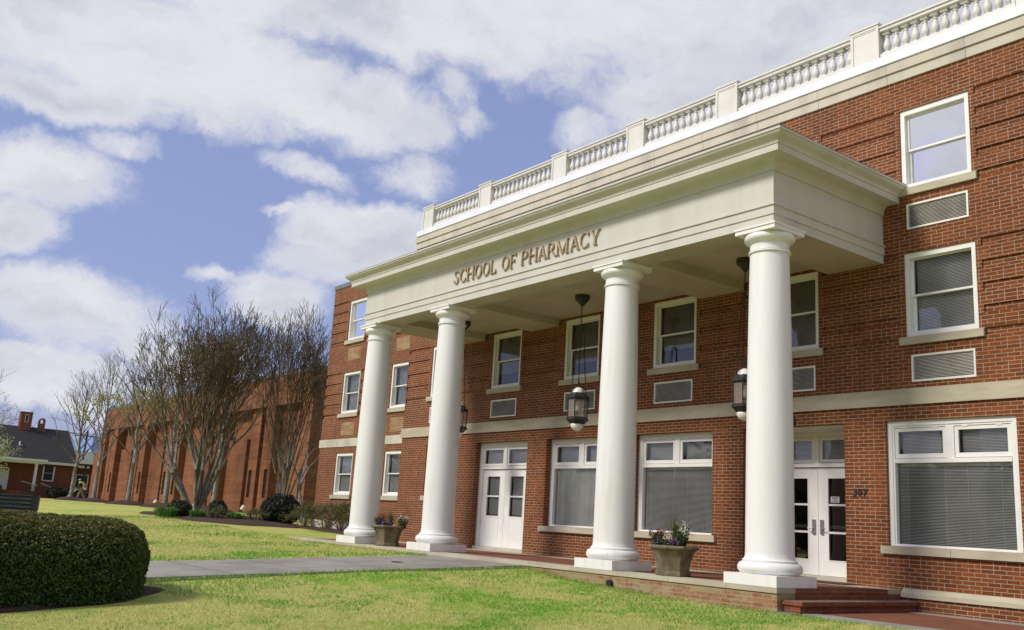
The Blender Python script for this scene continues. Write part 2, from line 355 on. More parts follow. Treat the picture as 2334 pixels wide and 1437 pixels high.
# concrete path from the porch across the lawn
mb = MB(); yy = np.linspace(-30, -3.46, 19)
for a, b in zip(yy[:-1], yy[1:]):
    x0, x1 = -15.93, -12.62; za, zb = tz(-14, a) + .0, tz(-14, b) + .0
    mb.quad((x0, a, za), (x1, a, za), (x1, b - .02, zb), (x0, b - .02, zb))
    mb.quad((x0, a, za - .1), (x0, a, za), (x0, b, zb), (x0, b, zb - .1)); mb.quad((x1, a, za - .1), (x1, b, zb - .1), (x1, b, zb), (x1, a, za))
tag(obj('path', mb, 'concrete'), kind='structure')
mb = MB().lathe(-14.2, -5.4, [(.12, float(tz(-14.2, -5.4)) + .004), (.12, float(tz(-14.2, -5.4)) + .012)], 20)
tag(obj('drain_cover', mb, 'black'), 'small round dark cover set flush in the concrete path', 'drain cover')

# ------------------------------------------------------------------ school building
SB = thing('school_building', 'long three-storey red brick school building with white columned portico and roof balustrade', 'building', (-14, 4, -.3))
def hfwall(mb, x0, x1, z0, z1, y, holes):
    """front-facing (-y) wall as a grid of cells; holes: (xa, xb, za, zb, depth, has_back)"""
    xs_ = sorted({x0, x1} | {h[0] for h in holes} | {h[1] for h in holes}); zs_ = sorted({z0, z1} | {h[2] for h in holes} | {h[3] for h in holes})
    xs_ = [x for x in xs_ if x0 <= x <= x1]; zs_ = [z for z in zs_ if z0 <= z <= z1]
    nx, nz_ = len(xs_) - 1, len(zs_) - 1
    dep = [[0.] * nz_ for _ in range(nx)]; back = [[True] * nz_ for _ in range(nx)]
    for i in range(nx):
        for j in range(nz_):
            cx, cz = (xs_[i] + xs_[i + 1]) / 2, (zs_[j] + zs_[j + 1]) / 2
            for h in holes:
                if h[0] < cx < h[1] and h[2] < cz < h[3]: dep[i][j] = h[4]; back[i][j] = h[5]
    for i in range(nx):
        for j in range(nz_):
            a, b, c, d = xs_[i], xs_[i + 1], zs_[j], zs_[j + 1]; t = dep[i][j]
            if back[i][j]: mb.quad((a, y + t, c), (b, y + t, c), (b, y + t, d), (a, y + t, d))
            if i + 1 < nx and dep[i + 1][j] != t:
                mb.quad((b, y + t, c), (b, y + dep[i + 1][j], c), (b, y + dep[i + 1][j], d), (b, y + t, d))
            if j + 1 < nz_ and dep[i][j + 1] != t:
                mb.quad((a, y + t, d), (b, y + t, d), (b, y + dep[i][j + 1], d), (a, y + dep[i][j + 1], d))
WR = [-20.60, -17.50, -14.40, -11.29, -8.18, -5.07, -1.96, 1.15]   # right edges of the upper windows
WW = 1.31
L2, L3 = (4.36, 5.91), (7.14, 8.69)
BIGW = [(-16.22, -13.92), (-13.1, -10.79), (-6.82, -4.55), (-3.72, -1.42)]
GT = [8.72, 8.33, 7.94, 7.55, 7.16, 5.93, 5.54, 5.15, 4.76, 4.37]   # tops of the recessed brick courses
XL, XR = -23.3, 2.6
holes = [(-19.3, -17.0, 0, 2.88, .17, False), (-9.98, -7.66, 0, 2.88, .8, False), (-21.86, -20.58, 1.40, 2.90, .10, False)]
for i, (a, b) in enumerate(BIGW): holes.append((a, b, .72, 2.88, .17 if i < 2 else .05, False))
for r in WR:
    for (a, b) in (L2, L3): holes.append((r - WW, r, a, b, .07, False))
    for z in (3.55, 6.35): holes.append((r - .08 - 1.14, r - .08, z, z + .48, .04, False))
edges = [XL] + [e for r in WR for e in (r - WW, r)] + [XR]
for g in GT:
    for k in range(0, len(edges), 2):
        a, b = edges[k], edges[k + 1]
        a2 = a + (0 if k == 0 else .10); b2 = b - .10
        if b2 > a2: holes.append((a2, b2, g - .133, g, .035, True))
mb = MB(); hfwall(mb, XL, XR, -.02, 9.30, 0, holes)
lv = sorted([-.02, 9.30] + [g for g in GT] + [g - .133 for g in GT])
for a, b in zip(lv[:-1], lv[1:]):
    x = XL + (.035 if any(abs(b - g) < 1e-6 for g in GT) else 0)
    mb.quad((x, 1.1, a), (x, 0, a), (x, 0, b), (x, 1.1, b))
mb.quad((XL, 14, 9.25), (XL, .02, 9.25), (XR, .02, 9.25), (XR, 14, 9.25)); mb.quad((XR, 0, -.02), (XR, 14, -.02), (XR, 14, 9.3), (XR, 0, 9.3))
mb.quad((XR, 14, -.5), (XL, 14, -.5), (XL, 14, 9.3), (XR, 14, 9.3))
obj('wall', mb, 'brick', SB)
# base of the wall right of the steps: stone water table over projecting brick
obj('base_wall', MB().box(-6.56, XR, -.09, 0, -.6, -.115), 'brick', SB)
mb = MB(); P4 = [(-.125, -.115), (-.125, -.045), (-.02, .03), (0.0, .03)]
for (ya, za), (yb, zb) in zip(P4[:-1], P4[1:]): mb.quad((-6.56, ya, za), (XR, ya, za), (XR, yb, zb), (-6.56, yb, zb))
mb.quad((-6.56, 0, -.115), (XR, 0, -.115), (XR, -.125, -.115), (-6.56, -.125, -.115)); mb.add([(-6.56, y, z) for y, z in P4] + [(-6.56, 0, -.115)], [(0, 1, 2, 3, 4)])
obj('water_table', mb, 'stone', SB)
# wing
WX = -30.9; WY = 1.0; WWR = [-28.24, -24.72]
mb = MB(); wholes = []
for r in WWR:
    for (a, b) in ((1.40, 2.90), L2, L3): wholes.append((r - 1.29, r, a, b, .07, False))
we = [WX] + [e for r in WWR for e in (r - 1.29, r)] + [XL]
for g in GT:
    for k in range(0, len(we), 2):
        a, b = we[k] + (0 if k == 0 else .1), we[k + 1] - (.1 if k < len(we) - 2 else 0)
        wholes.append((a, b, g - .133, g, .035, True))
hfwall(mb, WX, XL + .03, -.3, 9.33, WY, wholes)
lv2 = sorted([-.3, 9.33] + GT + [g - .133 for g in GT])
for a, b in zip(lv2[:-1], lv2[1:]):
    x = WX + (.035 if any(abs(b - g) < 1e-6 for g in GT) else 0)
    mb.quad((x, 14, a), (x, WY, a), (x, WY, b), (x, 14, b))
mb.quad((WX, 14, 9.2), (WX, WY + .02, 9.2), (XL, WY + .02, 9.2), (XL, 14, 9.2)); mb.quad((XL, 14, -.3), (WX, 14, -.3), (WX, 14, 9.33), (XL, 14, 9.33))
obj('wing_wall', mb, 'brick', SB)
obj('coping', MB().box(WX - .03, XL - .02, WY - .03, WY + .3, 9.33, 9.49).box(WX - .03, WX + .3, WY + .3, 14, 9.33, 9.49), 'coping', SB)
for r in WWR:
    for z in (3.55, 6.35): obj('brick_infill', MB().box(r - 1.1, r - .12, WY - .003, WY + .02, z, z + .47), 'brick_porch', SB, label='paler brick infill')
obj('foundation_band', MB().box(WX - .04, XL - .05, WY - .05, WY, -.2, .47), 'stone_grey', SB)
# stone belt courses and parapet
BX = XL - .04
obj('belt_course', MB().box(BX, XR, -.05, -.001, 3.15, 3.345).box(BX + .0, XR, -.03, -.001, 3.345, 3.44).box(BX, XL - .001, -.001, 1.0, 3.15, 3.44), 'stone', SB)
obj('belt_course', MB().box(WX - .03, BX - .003, WY - .03, WY - .001, 3.13, 3.42).box(WX - .03, WX - .001, WY - .001, 14, 3.13, 3.42), 'stone_grey', SB)
mb = MB()
xj = [XL - .03] + [round(XL + 1.52 * k, 3) for k in range(1, 17)] + [XR]
for a, b in zip(xj[:-1], xj[1:]):
    mb.box(a + .004, b - .004, -.035, .3, 9.30, 9.49); mb.box(a + .003 - (.03 if a == xj[0] else 0), b - .003, -.07, .3, 9.50, 9.70)
mb.box(XL - .02, XR, -.02, .29, 9.31, 9.69); mb.box(XL - .03, XL + .3, .3, 14, 9.30, 9.70)
obj('parapet_band', mb, 'stone_grey', SB)
mb = MB().box(XL + .04, XR, -.10, .42, 9.70, 9.88)
for k in range(9): mb.box(XL + 2.9 * k + 1.2, XL + 2.9 * k + 1.23, -.104, .2, 9.699, 9.883)
obj('flashing', mb, 'flash', SB)

# ---- windows
def sash_window(x0, z0, y, w, h, blind, glass='glass', frames='white'):
    """double-hung window as a part with sub-parts; local origin at the bottom left of the opening"""
    mb = MB().ring(0, w, 0, h, .085, -.04, .03, wt=.10).ring(.02, w - .02, .02, h - .02, .065, .03, .14)
    mb.box(-.0, w, -.045, .12, -.003, .045)
    f = obj('window', mb, frames, SB, (x0, y, z0), world=False)
    hm = h * .5
    def sub(n, b, mt, loc=(0, 0, 0)): return obj(n, b, mt, f, loc, world=False)
    sub('sash', MB().ring(.085, w - .085, hm - .02, h - .08, .04, .045, .085, wb=.035), frames)
    sub('sash', MB().ring(.085, w - .085, .075, hm + .02, .045, .09, .13, wb=.055, wt=.035), frames)
    sub('glass', MB().quad((.12, .06, hm), (w - .12, .06, hm), (w - .12, .06, h - .11), (.12, .06, h - .11)), glass)
    sub('glass', MB().quad((.12, .105, .12), (w - .12, .105, .12), (w - .12, .105, hm), (.12, .105, hm)), glass)
    if blind in ('blind', 'blind_dim', 'blind_half'):
        b = MB(); zt, zb = h - .10, .12 if blind != 'blind_half' else hm * .55
        k = int((zt - zb) / .026)
        for i in range(k):
            z = zt - (i + .5) * .026; b.quad((.115, .162, z - .0105), (w - .115, .162, z - .0105), (w - .115, .178, z + .0105), (.115, .178, z + .0105))
        sub('blind', b, 'blind' if blind == 'blind' else 'blind_dim')
    elif blind == 'sheer':
        b = MB(); n = 40
        for i in range(n):
            xa, xb = .1 + (w - .2) * i / n, .1 + (w - .2) * (i + 1) / n; ya, yb = .20 + .015 * math.sin(i * 1.3), .20 + .015 * math.sin((i + 1) * 1.3)
            b.quad((xa, ya, .1), (xb, yb, .1), (xb, yb, h - .1), (xa, ya, h - .1))
        sub('curtain', b, 'sheer')
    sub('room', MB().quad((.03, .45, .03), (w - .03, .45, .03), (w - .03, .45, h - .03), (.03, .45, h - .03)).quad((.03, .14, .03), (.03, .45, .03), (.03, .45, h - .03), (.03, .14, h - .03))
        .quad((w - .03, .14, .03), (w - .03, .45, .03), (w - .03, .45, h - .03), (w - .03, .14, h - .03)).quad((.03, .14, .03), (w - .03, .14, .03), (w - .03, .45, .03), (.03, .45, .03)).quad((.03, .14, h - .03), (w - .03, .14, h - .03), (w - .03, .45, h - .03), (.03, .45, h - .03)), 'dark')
    sub('sill', MB().box(-.10, w + .10, -.13, -.04, -.145, -.008).box(-.0, w, -.04, .12, -.12, -.008), 'stone')
    return f
def at(f, x0, z0, y): return copytree(f, SB, Vector((x0, y, z0)) - WL[SB.name])
pw = sash_window(WR[0] - WW, L2[0], .07, WW, 1.55, 'blind_half', 'glass')
for r in WR[1:4]: at(pw, r - WW, L2[0], .07)
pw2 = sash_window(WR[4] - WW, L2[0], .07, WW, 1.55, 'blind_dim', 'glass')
pw3 = sash_window(WR[5] - WW, L2[0], .07, WW, 1.55, 'blind', 'glass')
for r in WR[6:]: at(pw3, r - WW, L2[0], .07)
pw4 = sash_window(WR[5] - WW, L3[0], .07, WW, 1.55, 'blind', 'glass_mirror')
for i, r in enumerate(WR):
    if i != 5: at(pw4, r - WW, L3[0], .07)
wg = sash_window(WWR[0] - 1.29, 1.40, WY + .07, 1.29, 1.50, 'blind', 'glass')
at(wg, WWR[1] - 1.29, 1.40, WY + .07); at(wg, -21.86, 1.40, .10)
wm = sash_window(WWR[0] - 1.29, L2[0], WY + .07, 1.29, 1.55, 'sheer', 'glass'); at(wm, WWR[1] - 1.29, L2[0], WY + .07)
wt = sash_window(WWR[0] - 1.29, L3[0], WY + .07, 1.29, 1.55, 'blind', 'glass_mirror'); at(wt, WWR[1] - 1.29, L3[0], WY + .07)

def big_window(x0, y, w, h, dim):
    """large ground-floor window: two top lights over one wide pane"""
    mb = MB().ring(0, w, 0, h, .085, 0, .06, wb=.02).ring(.03, w - .03, .02, h - .03, .09, .015, .17, wb=.02)
    zr = 1.50; mb.box(.12, w - .12, .0, .165, zr - .075, zr); mb.box(w / 2 - .07, w / 2 + .07, .01, .16, zr, h - .12)
    f = obj('window', mb, 'white', SB, (x0, y, .72), world=False)
    def sub(n, b, mt): return obj(n, b, mt, f, (0, 0, 0), world=False)
    for a, b in ((.12, w / 2 - .07), (w / 2 + .07, w - .12)):
        sub('top_light', MB().ring(a + .004, b - .004, zr + .01, h - .125, .062, .03, .08, wb=.075), 'white')
        for e in (a + .14, b - .24): sub('hinge', MB().box(e, e + .10, .018, .05, h - .14, h - .118), 'white')
    sub('glass', MB().quad((.18, .06, zr + .08), (w / 2 - .13, .06, zr + .08), (w / 2 - .13, .06, h - .18), (.18, .06, h - .18)).quad((w / 2 + .13, .06, zr + .08), (w - .18, .06, zr + .08), (w - .18, .06, h - .18), (w / 2 + .13, .06, h - .18)), 'glass')
    sub('glass', MB().quad((.12, .10, .02), (w - .12, .10, .02), (w - .12, .10, zr - .07), (.12, .10, zr - .07)), 'glass')
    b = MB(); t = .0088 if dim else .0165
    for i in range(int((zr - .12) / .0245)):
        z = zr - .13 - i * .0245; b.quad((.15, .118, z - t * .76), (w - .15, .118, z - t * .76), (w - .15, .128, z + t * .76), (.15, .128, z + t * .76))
    for a, e in ((.19, w / 2 - .14), (w / 2 + .14, w - .19)):
        for i in range(int((h - zr - .26) / .0245)):
            z = h - .19 - i * .0245; b.quad((a, .155, z - .010), (e, .155, z - .010), (e, .175, z + .009), (a, .175, z + .009))
    for u in (.3, w * .43, w * .6, w - .35): b.box(u, u + .006, .112, .116, .03, zr - .1)
    b.box(.14, w - .14, .15, .2, zr - .12, zr - .08)
    sub('blind', b, 'blind')
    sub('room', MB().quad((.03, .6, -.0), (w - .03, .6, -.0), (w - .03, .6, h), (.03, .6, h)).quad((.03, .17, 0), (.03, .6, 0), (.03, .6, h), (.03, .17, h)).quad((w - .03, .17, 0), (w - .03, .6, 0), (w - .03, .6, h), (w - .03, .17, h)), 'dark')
    sub('sill', MB().box(-.12, w / 2 - .003, -y - .07, .02, -.135, -.004).box(w / 2 + .003, w + .12, -y - .07, .02, -.135, -.004), 'stone')
    return f
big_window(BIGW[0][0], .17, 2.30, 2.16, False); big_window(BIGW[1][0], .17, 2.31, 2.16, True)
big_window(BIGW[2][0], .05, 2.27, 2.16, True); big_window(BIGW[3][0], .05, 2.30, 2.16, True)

# ---- wall vents
mb = MB().ring(0, 1.14, 0, .48, .032, -.012, .06)
vent = obj('wall_vent', mb, 'white', SB, (WR[1] - .08 - 1.14, 0, 3.55), world=False)
b = MB()
for i in range(17):
    z = .036 + i * .0245; b.quad((.03, .008, z), (1.11, .008, z), (1.11, .026, z + .017), (.03, .026, z + .017))
obj('louvres', b, 'louvre', vent, (0, 0, 0), world=False)
obj('backing', MB().quad((.02, .05, .02), (1.12, .05, .02), (1.12, .05, .46), (.02, .05, .46)), 'dark', vent, (0, 0, 0), world=False)
for r in WR:
    for z in (3.55, 6.35):
        if (r, z) != (WR[1], 3.55): copytree(vent, SB, Vector((r - .08 - 1.14, 0, z)) - WL[SB.name])

# ---- doors
def door(x0, x1, y, lights, zt=2.15):
    w = x1 - x0; mb = MB().ring(0, w, 0, 2.88, .085, 0, .06, wb=.0001).ring(.03, w - .03, 0, 2.85, .10, .012, .14, wb=.0001)
    mb.box(.13, w - .13, .0, .13, zt + .01, zt + .085); mb.box(w / 2 - .06, w / 2 + .06, .01, .12, zt + .085, 2.75)
    f = obj('door', mb, 'white', SB, (x0, y, 0), world=False)
    def sub(n, b, mt): return obj(n, b, mt, f, (0, 0, 0), world=False)
    for a, b in ((.13, w / 2 - .06), (w / 2 + .06, w - .13)):
        sub('transom_light', MB().ring(a + .004, b - .004, zt + .10, 2.745, .06, .03, .08), 'white')
    sub('glass', MB().quad((.19, .055, zt + .16), (w / 2 - .12, .055, zt + .16), (w / 2 - .12, .055, 2.69), (.19, .055, 2.69)).quad((w / 2 + .12, .055, zt + .16), (w - .19, .055, zt + .16), (w - .19, .055, 2.69), (w / 2 + .12, .055, 2.69)), 'glass')
    bl = MB()
    for a, e in ((.19, w / 2 - .12), (w / 2 + .12, w - .19)):
        for i in range(22):
            z = 2.69 - i * .0245; bl.quad((a, .13, z - .010), (e, .13, z - .010), (e, .15, z + .009), (a, .15, z + .009))
    lw = w / 2 - .13 - .004
    for k, s in enumerate((1, -1)):
        xc = w / 2; e0 = lambda t: xc - s * t          # distance from the meeting line; k=0 is the left leaf
        def bx(m_, t0, t1, ya, yb, za, zb): a_, b_ = sorted((e0(t0), e0(t1))); return m_.box(a_, b_, ya, yb, za, zb)
        m_ = MB(); z0, z1 = .085, zt; g0, g1 = .235, lw - .22; zg0, zg1 = lights[0], lights[-1]
        bx(m_, .004, g0, .05, .095, z0, z1); bx(m_, g1, lw, .05, .095, z0, z1); bx(m_, g0, g1, .05, .095, z0, zg0); bx(m_, g0, g1, .05, .095, zg1, z1)
        for z in lights[1:-1]: bx(m_, g0, g1, .053, .092, z - .02, z + .02)
        bx(m_, g0 - .02, g0, .042, .05, zg0 - .02, zg1 + .02); bx(m_, g1, g1 + .02, .042, .05, zg0 - .02, zg1 + .02); bx(m_, g0, g1, .042, .05, zg0 - .02, zg0); bx(m_, g0, g1, .042, .05, zg1, zg1 + .02)
        if len(lights) == 3:
            for a_, b_, c_, d_ in ((g0, g1, .33, .345), (g0, g1, .865, .88)): bx(m_, a_, b_, .044, .05, c_, d_)
            for a_, b_ in ((g0 - .012, g0), (g1, g1 + .012)): bx(m_, a_, b_, .044, .05, .33, .88)
        leaf = sub('leaf', m_, 'white')
        a_, b_ = sorted((e0(g0), e0(g1))); sub('glass', MB().quad((a_, .07, zg0), (b_, .07, zg0), (b_, .07, zg1), (a_, .07, zg1)), 'glass' if len(lights) == 3 else 'glass_dark')
        if len(lights) > 3:
            sub('push_bar', MB().box(a_ - .05, b_ + .05, .13, .16, .98, 1.04), 'white')
            h = bx(MB(), .055, .125, .02, .05, .86, 1.14); x = e0(.09)
            h.tube([(x, .02, .965), (x, -.02, .965), (e0(.20), -.03, .965)], .011, 8); sub('handle', h, 'steel')
        else:
            for i in range(int((zg1 - zg0) / .0245)):
                z = zg1 - i * .0245; bl.quad((a_, .13, z - .010), (b_, .13, z - .010), (b_, .15, z + .009), (a_, .15, z + .009))
    sub('blind', bl, 'blind')
    sub('threshold', MB().box(.0, w, -.10, .2, .0, .08), 'stone_grey')
    if len(lights) > 3:
        nb = MB().box(w / 2 + .28, w / 2 + .47, .058, .062, 1.475, 1.59); sub('notice', nb, 'paper')
        tb = MB()
        for i, (a_, b_, c_, hh) in enumerate(((.30, .45, 1.555, .02), (.33, .42, 1.535, .008), (.30, .45, 1.515, .006), (.31, .44, 1.50, .006), (.30, .44, 1.485, .005))):
            x = a_
            while x < b_:
                ww = random.uniform(.006, .02); tb.box(w / 2 + x, w / 2 + min(x + ww, b_), .055, .0575, c_, c_ + hh); x += ww + .004
        sub('notice_text', tb, 'black')
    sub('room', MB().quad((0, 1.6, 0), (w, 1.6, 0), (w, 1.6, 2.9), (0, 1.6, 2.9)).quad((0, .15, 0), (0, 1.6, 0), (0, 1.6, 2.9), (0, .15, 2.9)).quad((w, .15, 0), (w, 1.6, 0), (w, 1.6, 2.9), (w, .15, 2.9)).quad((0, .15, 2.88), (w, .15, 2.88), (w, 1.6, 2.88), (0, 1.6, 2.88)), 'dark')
    return f
door(-9.98, -7.66, .80, (.38, .90, 1.43, 1.94))
door(-19.3, -17.0, .17, (.91, 1.43, 1.96))
obj('door_soffit', MB().box(-9.98, -7.66, .12, .8, 2.84, 2.879), 'white', SB)
obj('reveal_panel', MB().box(-9.979, -9.94, .03, .8, .0, 2.84), 'brick_step', SB)

# ---- portico: columns, entablature, ceiling
CX = [-20.024, -16.537, -10.626, -7.099]; CY = -2.942
def column():
    def T(pts): return pts
    sh = [(.402, .40), (.385, .43), (.379, .5), (.376, 1.2), (.371, 2.2), (.360, 3.2), (.345, 4.2), (.330, 5.0), (.322, 5.36)]
    c = obj('column', MB().lathe(0, 0, sh, 64, cap=False), 'column', SB, (CX[0], CY, 0), smooth=60, world=False)
    def sub(n, b, mt='column', s=False): return obj(n, b, mt, c, (0, 0, 0), smooth=s, world=False)
    sub('plinth', MB().box(-.502, .502, -.502, .502, .004, .171))
    tor = [(.47, .171)] + [(.40 + .10 * math.cos(a), .265 + .094 * math.sin(a)) for a in [math.radians(t) for t in range(-70, 91, 10)]] + [(.425, .36), (.425, .385), (.41, .392), (.402, .40)]
    sub('base', MB().lathe(0, 0, tor, 64), s=40)
    cap = [(.322, 5.36), (.345, 5.363), (.352, 5.375), (.345, 5.387), (.336, 5.39), (.342, 5.398), (.342, 5.408), (.322, 5.412), (.322, 5.53), (.34, 5.535), (.34, 5.55)] + \
          [(.345 + .075 * math.sin(a), 5.63 - .075 * math.cos(a)) for a in [math.radians(t) for t in range(10, 121, 10)]] + [(.39, 5.69)]
    sub('capital', MB().lathe(0, 0, cap, 64), s=40)
    sub('abacus', MB().box(-.405, .405, -.405, .405, 5.69, 5.762).box(-.424, .424, -.424, .424, 5.762, 5.793))
    return c
c0 = column()
for x in CX[1:]: copytree(c0, SB, Vector((x, CY, 0)) - WL[SB.name])
xl, xr, yf = CX[0] - .325, CX[3] + .325, CY - .325
prof = [(0, 5.794), (0, 5.955), (.022, 5.957), (.022, 6.105), (.048, 6.107), (.048, 6.13), (.0, 6.134), (0, 6.715), (.028, 6.717), (.030, 6.75)] + \
       [(.03 + .085 * (1 - math.cos(a)), 6.75 + .13 * math.sin(a)) for a in [math.radians(t) for t in range(10, 91, 10)]] + \
       [(.345, 6.885), (.345, 7.0), (.360, 7.002), (.362, 7.02)] + [(.365 + .12 * t + .018 * math.sin(2 * math.pi * t) * -1, 7.02 + .145 * t) for t in [i / 10 for i in range(1, 11)]] + [(.505, 7.168), (.505, 7.205), (.0, 7.26)]
mb = MB()
def loop(n, z): return [(xl - n, 0, z), (xl - n, yf - n, z), (xr + n, yf - n, z), (xr + n, 0, z)]
for (n0, z0), (n1, z1) in zip(prof[:-1], prof[1:]):
    A, B = loop(n0, z0), loop(n1, z1)
    for i in range(3): mb.quad(A[i], A[i + 1], B[i + 1], B[i])
mb.quad(*[(x, y, 7.26) for x, y in ((xl, 0), (xl, yf), (xr, yf), (xr, 0))])
obj('entablature', mb, 'cream', SB, smooth=30)
mb = MB()
for xs_ in (-16.92, -11.16): mb.box(xs_, xs_ + .008, yf - .003, yf, 6.137, 6.713).box(xs_ + .1, xs_ + .107, yf - .0245, yf - .02, 5.96, 6.104)
for xs_ in (-19.4, -15.6, -11.7, -8.1): mb.box(xs_, xs_ + .007, yf - .348, yf - .343, 6.886, 6.999)
obj('panel_joint', mb, 'louvre', SB)
mb = MB().box(xl - .50, xr + .50, yf - .50, yf - .46, 7.205, 7.222).box(xr + .46, xr + .50, yf - .46, 0, 7.205, 7.222).box(xl - .5, xl - .46, yf - .46, 0, 7.205, 7.222)
obj('drip_edge', mb, 'coping', SB)
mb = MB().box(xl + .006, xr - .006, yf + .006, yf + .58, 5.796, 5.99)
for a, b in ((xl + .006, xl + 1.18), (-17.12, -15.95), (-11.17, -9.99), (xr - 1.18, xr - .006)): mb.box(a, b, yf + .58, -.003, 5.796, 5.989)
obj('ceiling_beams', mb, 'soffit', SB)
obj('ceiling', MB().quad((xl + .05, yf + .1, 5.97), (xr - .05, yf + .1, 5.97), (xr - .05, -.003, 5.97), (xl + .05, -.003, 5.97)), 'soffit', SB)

# ---- lettering on the frieze: serif capitals built from strokes
def arc(cx, cz, rx, rz, a0, a1, tmin, tmax, n=20):
    """a pen stroke along an ellipse: thick at the sides, thin at top and bottom -> list of quads"""
    q = []
    for i in range(n):
        pts = []
        for a in (a0 + (a1 - a0) * i / n, a0 + (a1 - a0) * (i + 1) / n):
            a = math.radians(a); t = tmin + (tmax - tmin) * abs(math.cos(a)) ** 1.5
            pts.append(((cx + rx * math.cos(a), cz + rz * math.sin(a)), (cx + (rx - t) * math.cos(a), cz + (rz - t) * math.sin(a))))
        q.append([pts[0][1], pts[0][0], pts[1][0], pts[1][1]])
    return q
def bar(x0, z0, x1, z1, t): dx, dz = x1 - x0, z1 - z0; L = math.hypot(dx, dz); nx, nz2 = -dz / L * t / 2, dx / L * t / 2; return [[(x0 - nx, z0 - nz2), (x1 - nx, z1 - nz2), (x1 + nx, z1 + nz2), (x0 + nx, z0 + nz2)]]
def rect(a, b, c, d): return [[(a, c), (b, c), (b, d), (a, d)]]
def glyph(ch):   # unit height; returns (width, quads)
    T, t, s = .108, .05, .045
    stem = lambda x: rect(x, x + T, 0, 1) + rect(x - .07, x + T + .07, 0, s) + rect(x - .07, x + T + .07, 1 - s, 1)
    if ch == 'H': return .92, stem(.1) + stem(.69) + rect(.2, .7, .48, .48 + t)
    if ch == 'L': return .72, stem(.1) + rect(.2, .66, 0, t) + rect(.62, .66, 0, .24)
    if ch == 'F': return .70, stem(.1) + rect(.2, .63, 1 - t, 1) + rect(.59, .63, .76, 1) + rect(.2, .5, .47, .47 + t) + rect(.46, .5, .39, .6)
    if ch == 'P': return .72, stem(.1) + rect(.2, .4, 1 - t, 1) + rect(.2, .4, .45, .45 + t) + arc(.38, .725, .29, .275, -90, 90, t, T)
    if ch == 'R': return .84, stem(.1) + rect(.2, .4, 1 - t, 1) + rect(.2, .4, .47, .47 + t) + arc(.38, .735, .27, .265, -90, 90, t, T) + bar(.40, .5, .75, .03, T) + rect(.68, .88, 0, s)
    if ch == 'A': return .88, bar(.13, .03, .44, .98, t) + bar(.42, .98, .75, .03, T) + rect(.24, .64, .32, .32 + t) + rect(.02, .25, 0, s) + rect(.62, .88, 0, s)
    if ch == 'M': return 1.12, rect(.14, .14 + t, 0, 1) + bar(.16, .96, .54, .04, T) + bar(.56, .04, .93, .96, t) + rect(.87, .87 + T, 0, 1) + rect(.05, .28, 0, s) + rect(.79, 1.07, 0, s) + rect(.05, .22, 1 - s, 1) + rect(.9, 1.07, 1 - s, 1)
    if ch == 'Y': return .86, bar(.12, .98, .44, .42, T) + bar(.72, .98, .44, .44, t) + rect(.38, .38 + T, 0, .48) + rect(.30, .58, 0, s) + rect(.0, .26, 1 - s, 1) + rect(.6, .84, 1 - s, 1)
    if ch == 'O': return .92, arc(.45, .5, .41, .52, 0, 360, t, T, 36)
    if ch == 'C': return .84, arc(.46, .5, .42, .52, 38, 322, t, T, 30) + rect(.755, .79, .72, .98) + rect(.755, .79, .03, .24)
    if ch == 'S': return .64, arc(.32, .75, .23, .265, 40, 250, t, T * .8) + bar(.14, .66, .50, .38, T) + arc(.32, .26, .25, .275, -140, 60, t, T * .8) + rect(.50, .535, .74, .97) + rect(.075, .11, .03, .27)
    if ch == '3': return .62, arc(.28, .74, .24, .26, -85, 150, .11, .19) + arc(.28, .28, .28, .28, -150, 85, .11, .19) + rect(.2, .34, .48, .57)
    if ch == '0': return .62, arc(.30, .5, .29, .51, 0, 360, .10, .19, 32)
    if ch == '7': return .62, rect(.04, .56, 1 - .14, 1) + rect(.04, .08, .76, 1) + bar(.50, .9, .22, .02, .19)
def letters(items, h, z, y0, y1, shear=0):
    mb = MB(); k = 0
    for ch, xa, xb in items:
        wd, qs = glyph(ch); sx = (xb - xa) / wd
        for q in qs:
            e = .0002 * (k % 7); k += 1
            P = [(xa + a * sx + shear * c * h, z + c * h) for a, c in q]
            v = [(x, y0 - e, zz) for x, zz in P] + [(x, y1, zz) for x, zz in P]
            mb.add(v, [(0, 1, 2, 3), (4, 7, 6, 5), (0, 4, 5, 1), (1, 5, 6, 2), (2, 6, 7, 3), (3, 7, 4, 0)])
    return mb
LT = [('S', -16.08, -15.86), ('C', -15.83, -15.56), ('H', -15.56, -15.22), ('O', -15.22, -14.93), ('O', -14.91, -14.62), ('L', -14.62, -14.37), ('O', -14.18, -13.89), ('F', -13.89, -13.63),
      ('P', -13.49, -13.23), ('H', -13.22, -12.89), ('A', -12.89, -12.60), ('R', -12.60, -12.29), ('M', -12.30, -11.87), ('A', -11.85, -11.55), ('C', -11.55, -11.26), ('Y', -11.24, -10.93)]
for it in LT: obj('letter', letters([it], .315, 6.275, yf - .045, yf - .012), 'letter', SB)
for it in [('3', -7.51, -7.42), ('0', -7.405, -7.32), ('7', -7.305, -7.215)]: obj('house_number', letters([it], .125, 1.57, -.022, -.003, .12), 'black', SB)

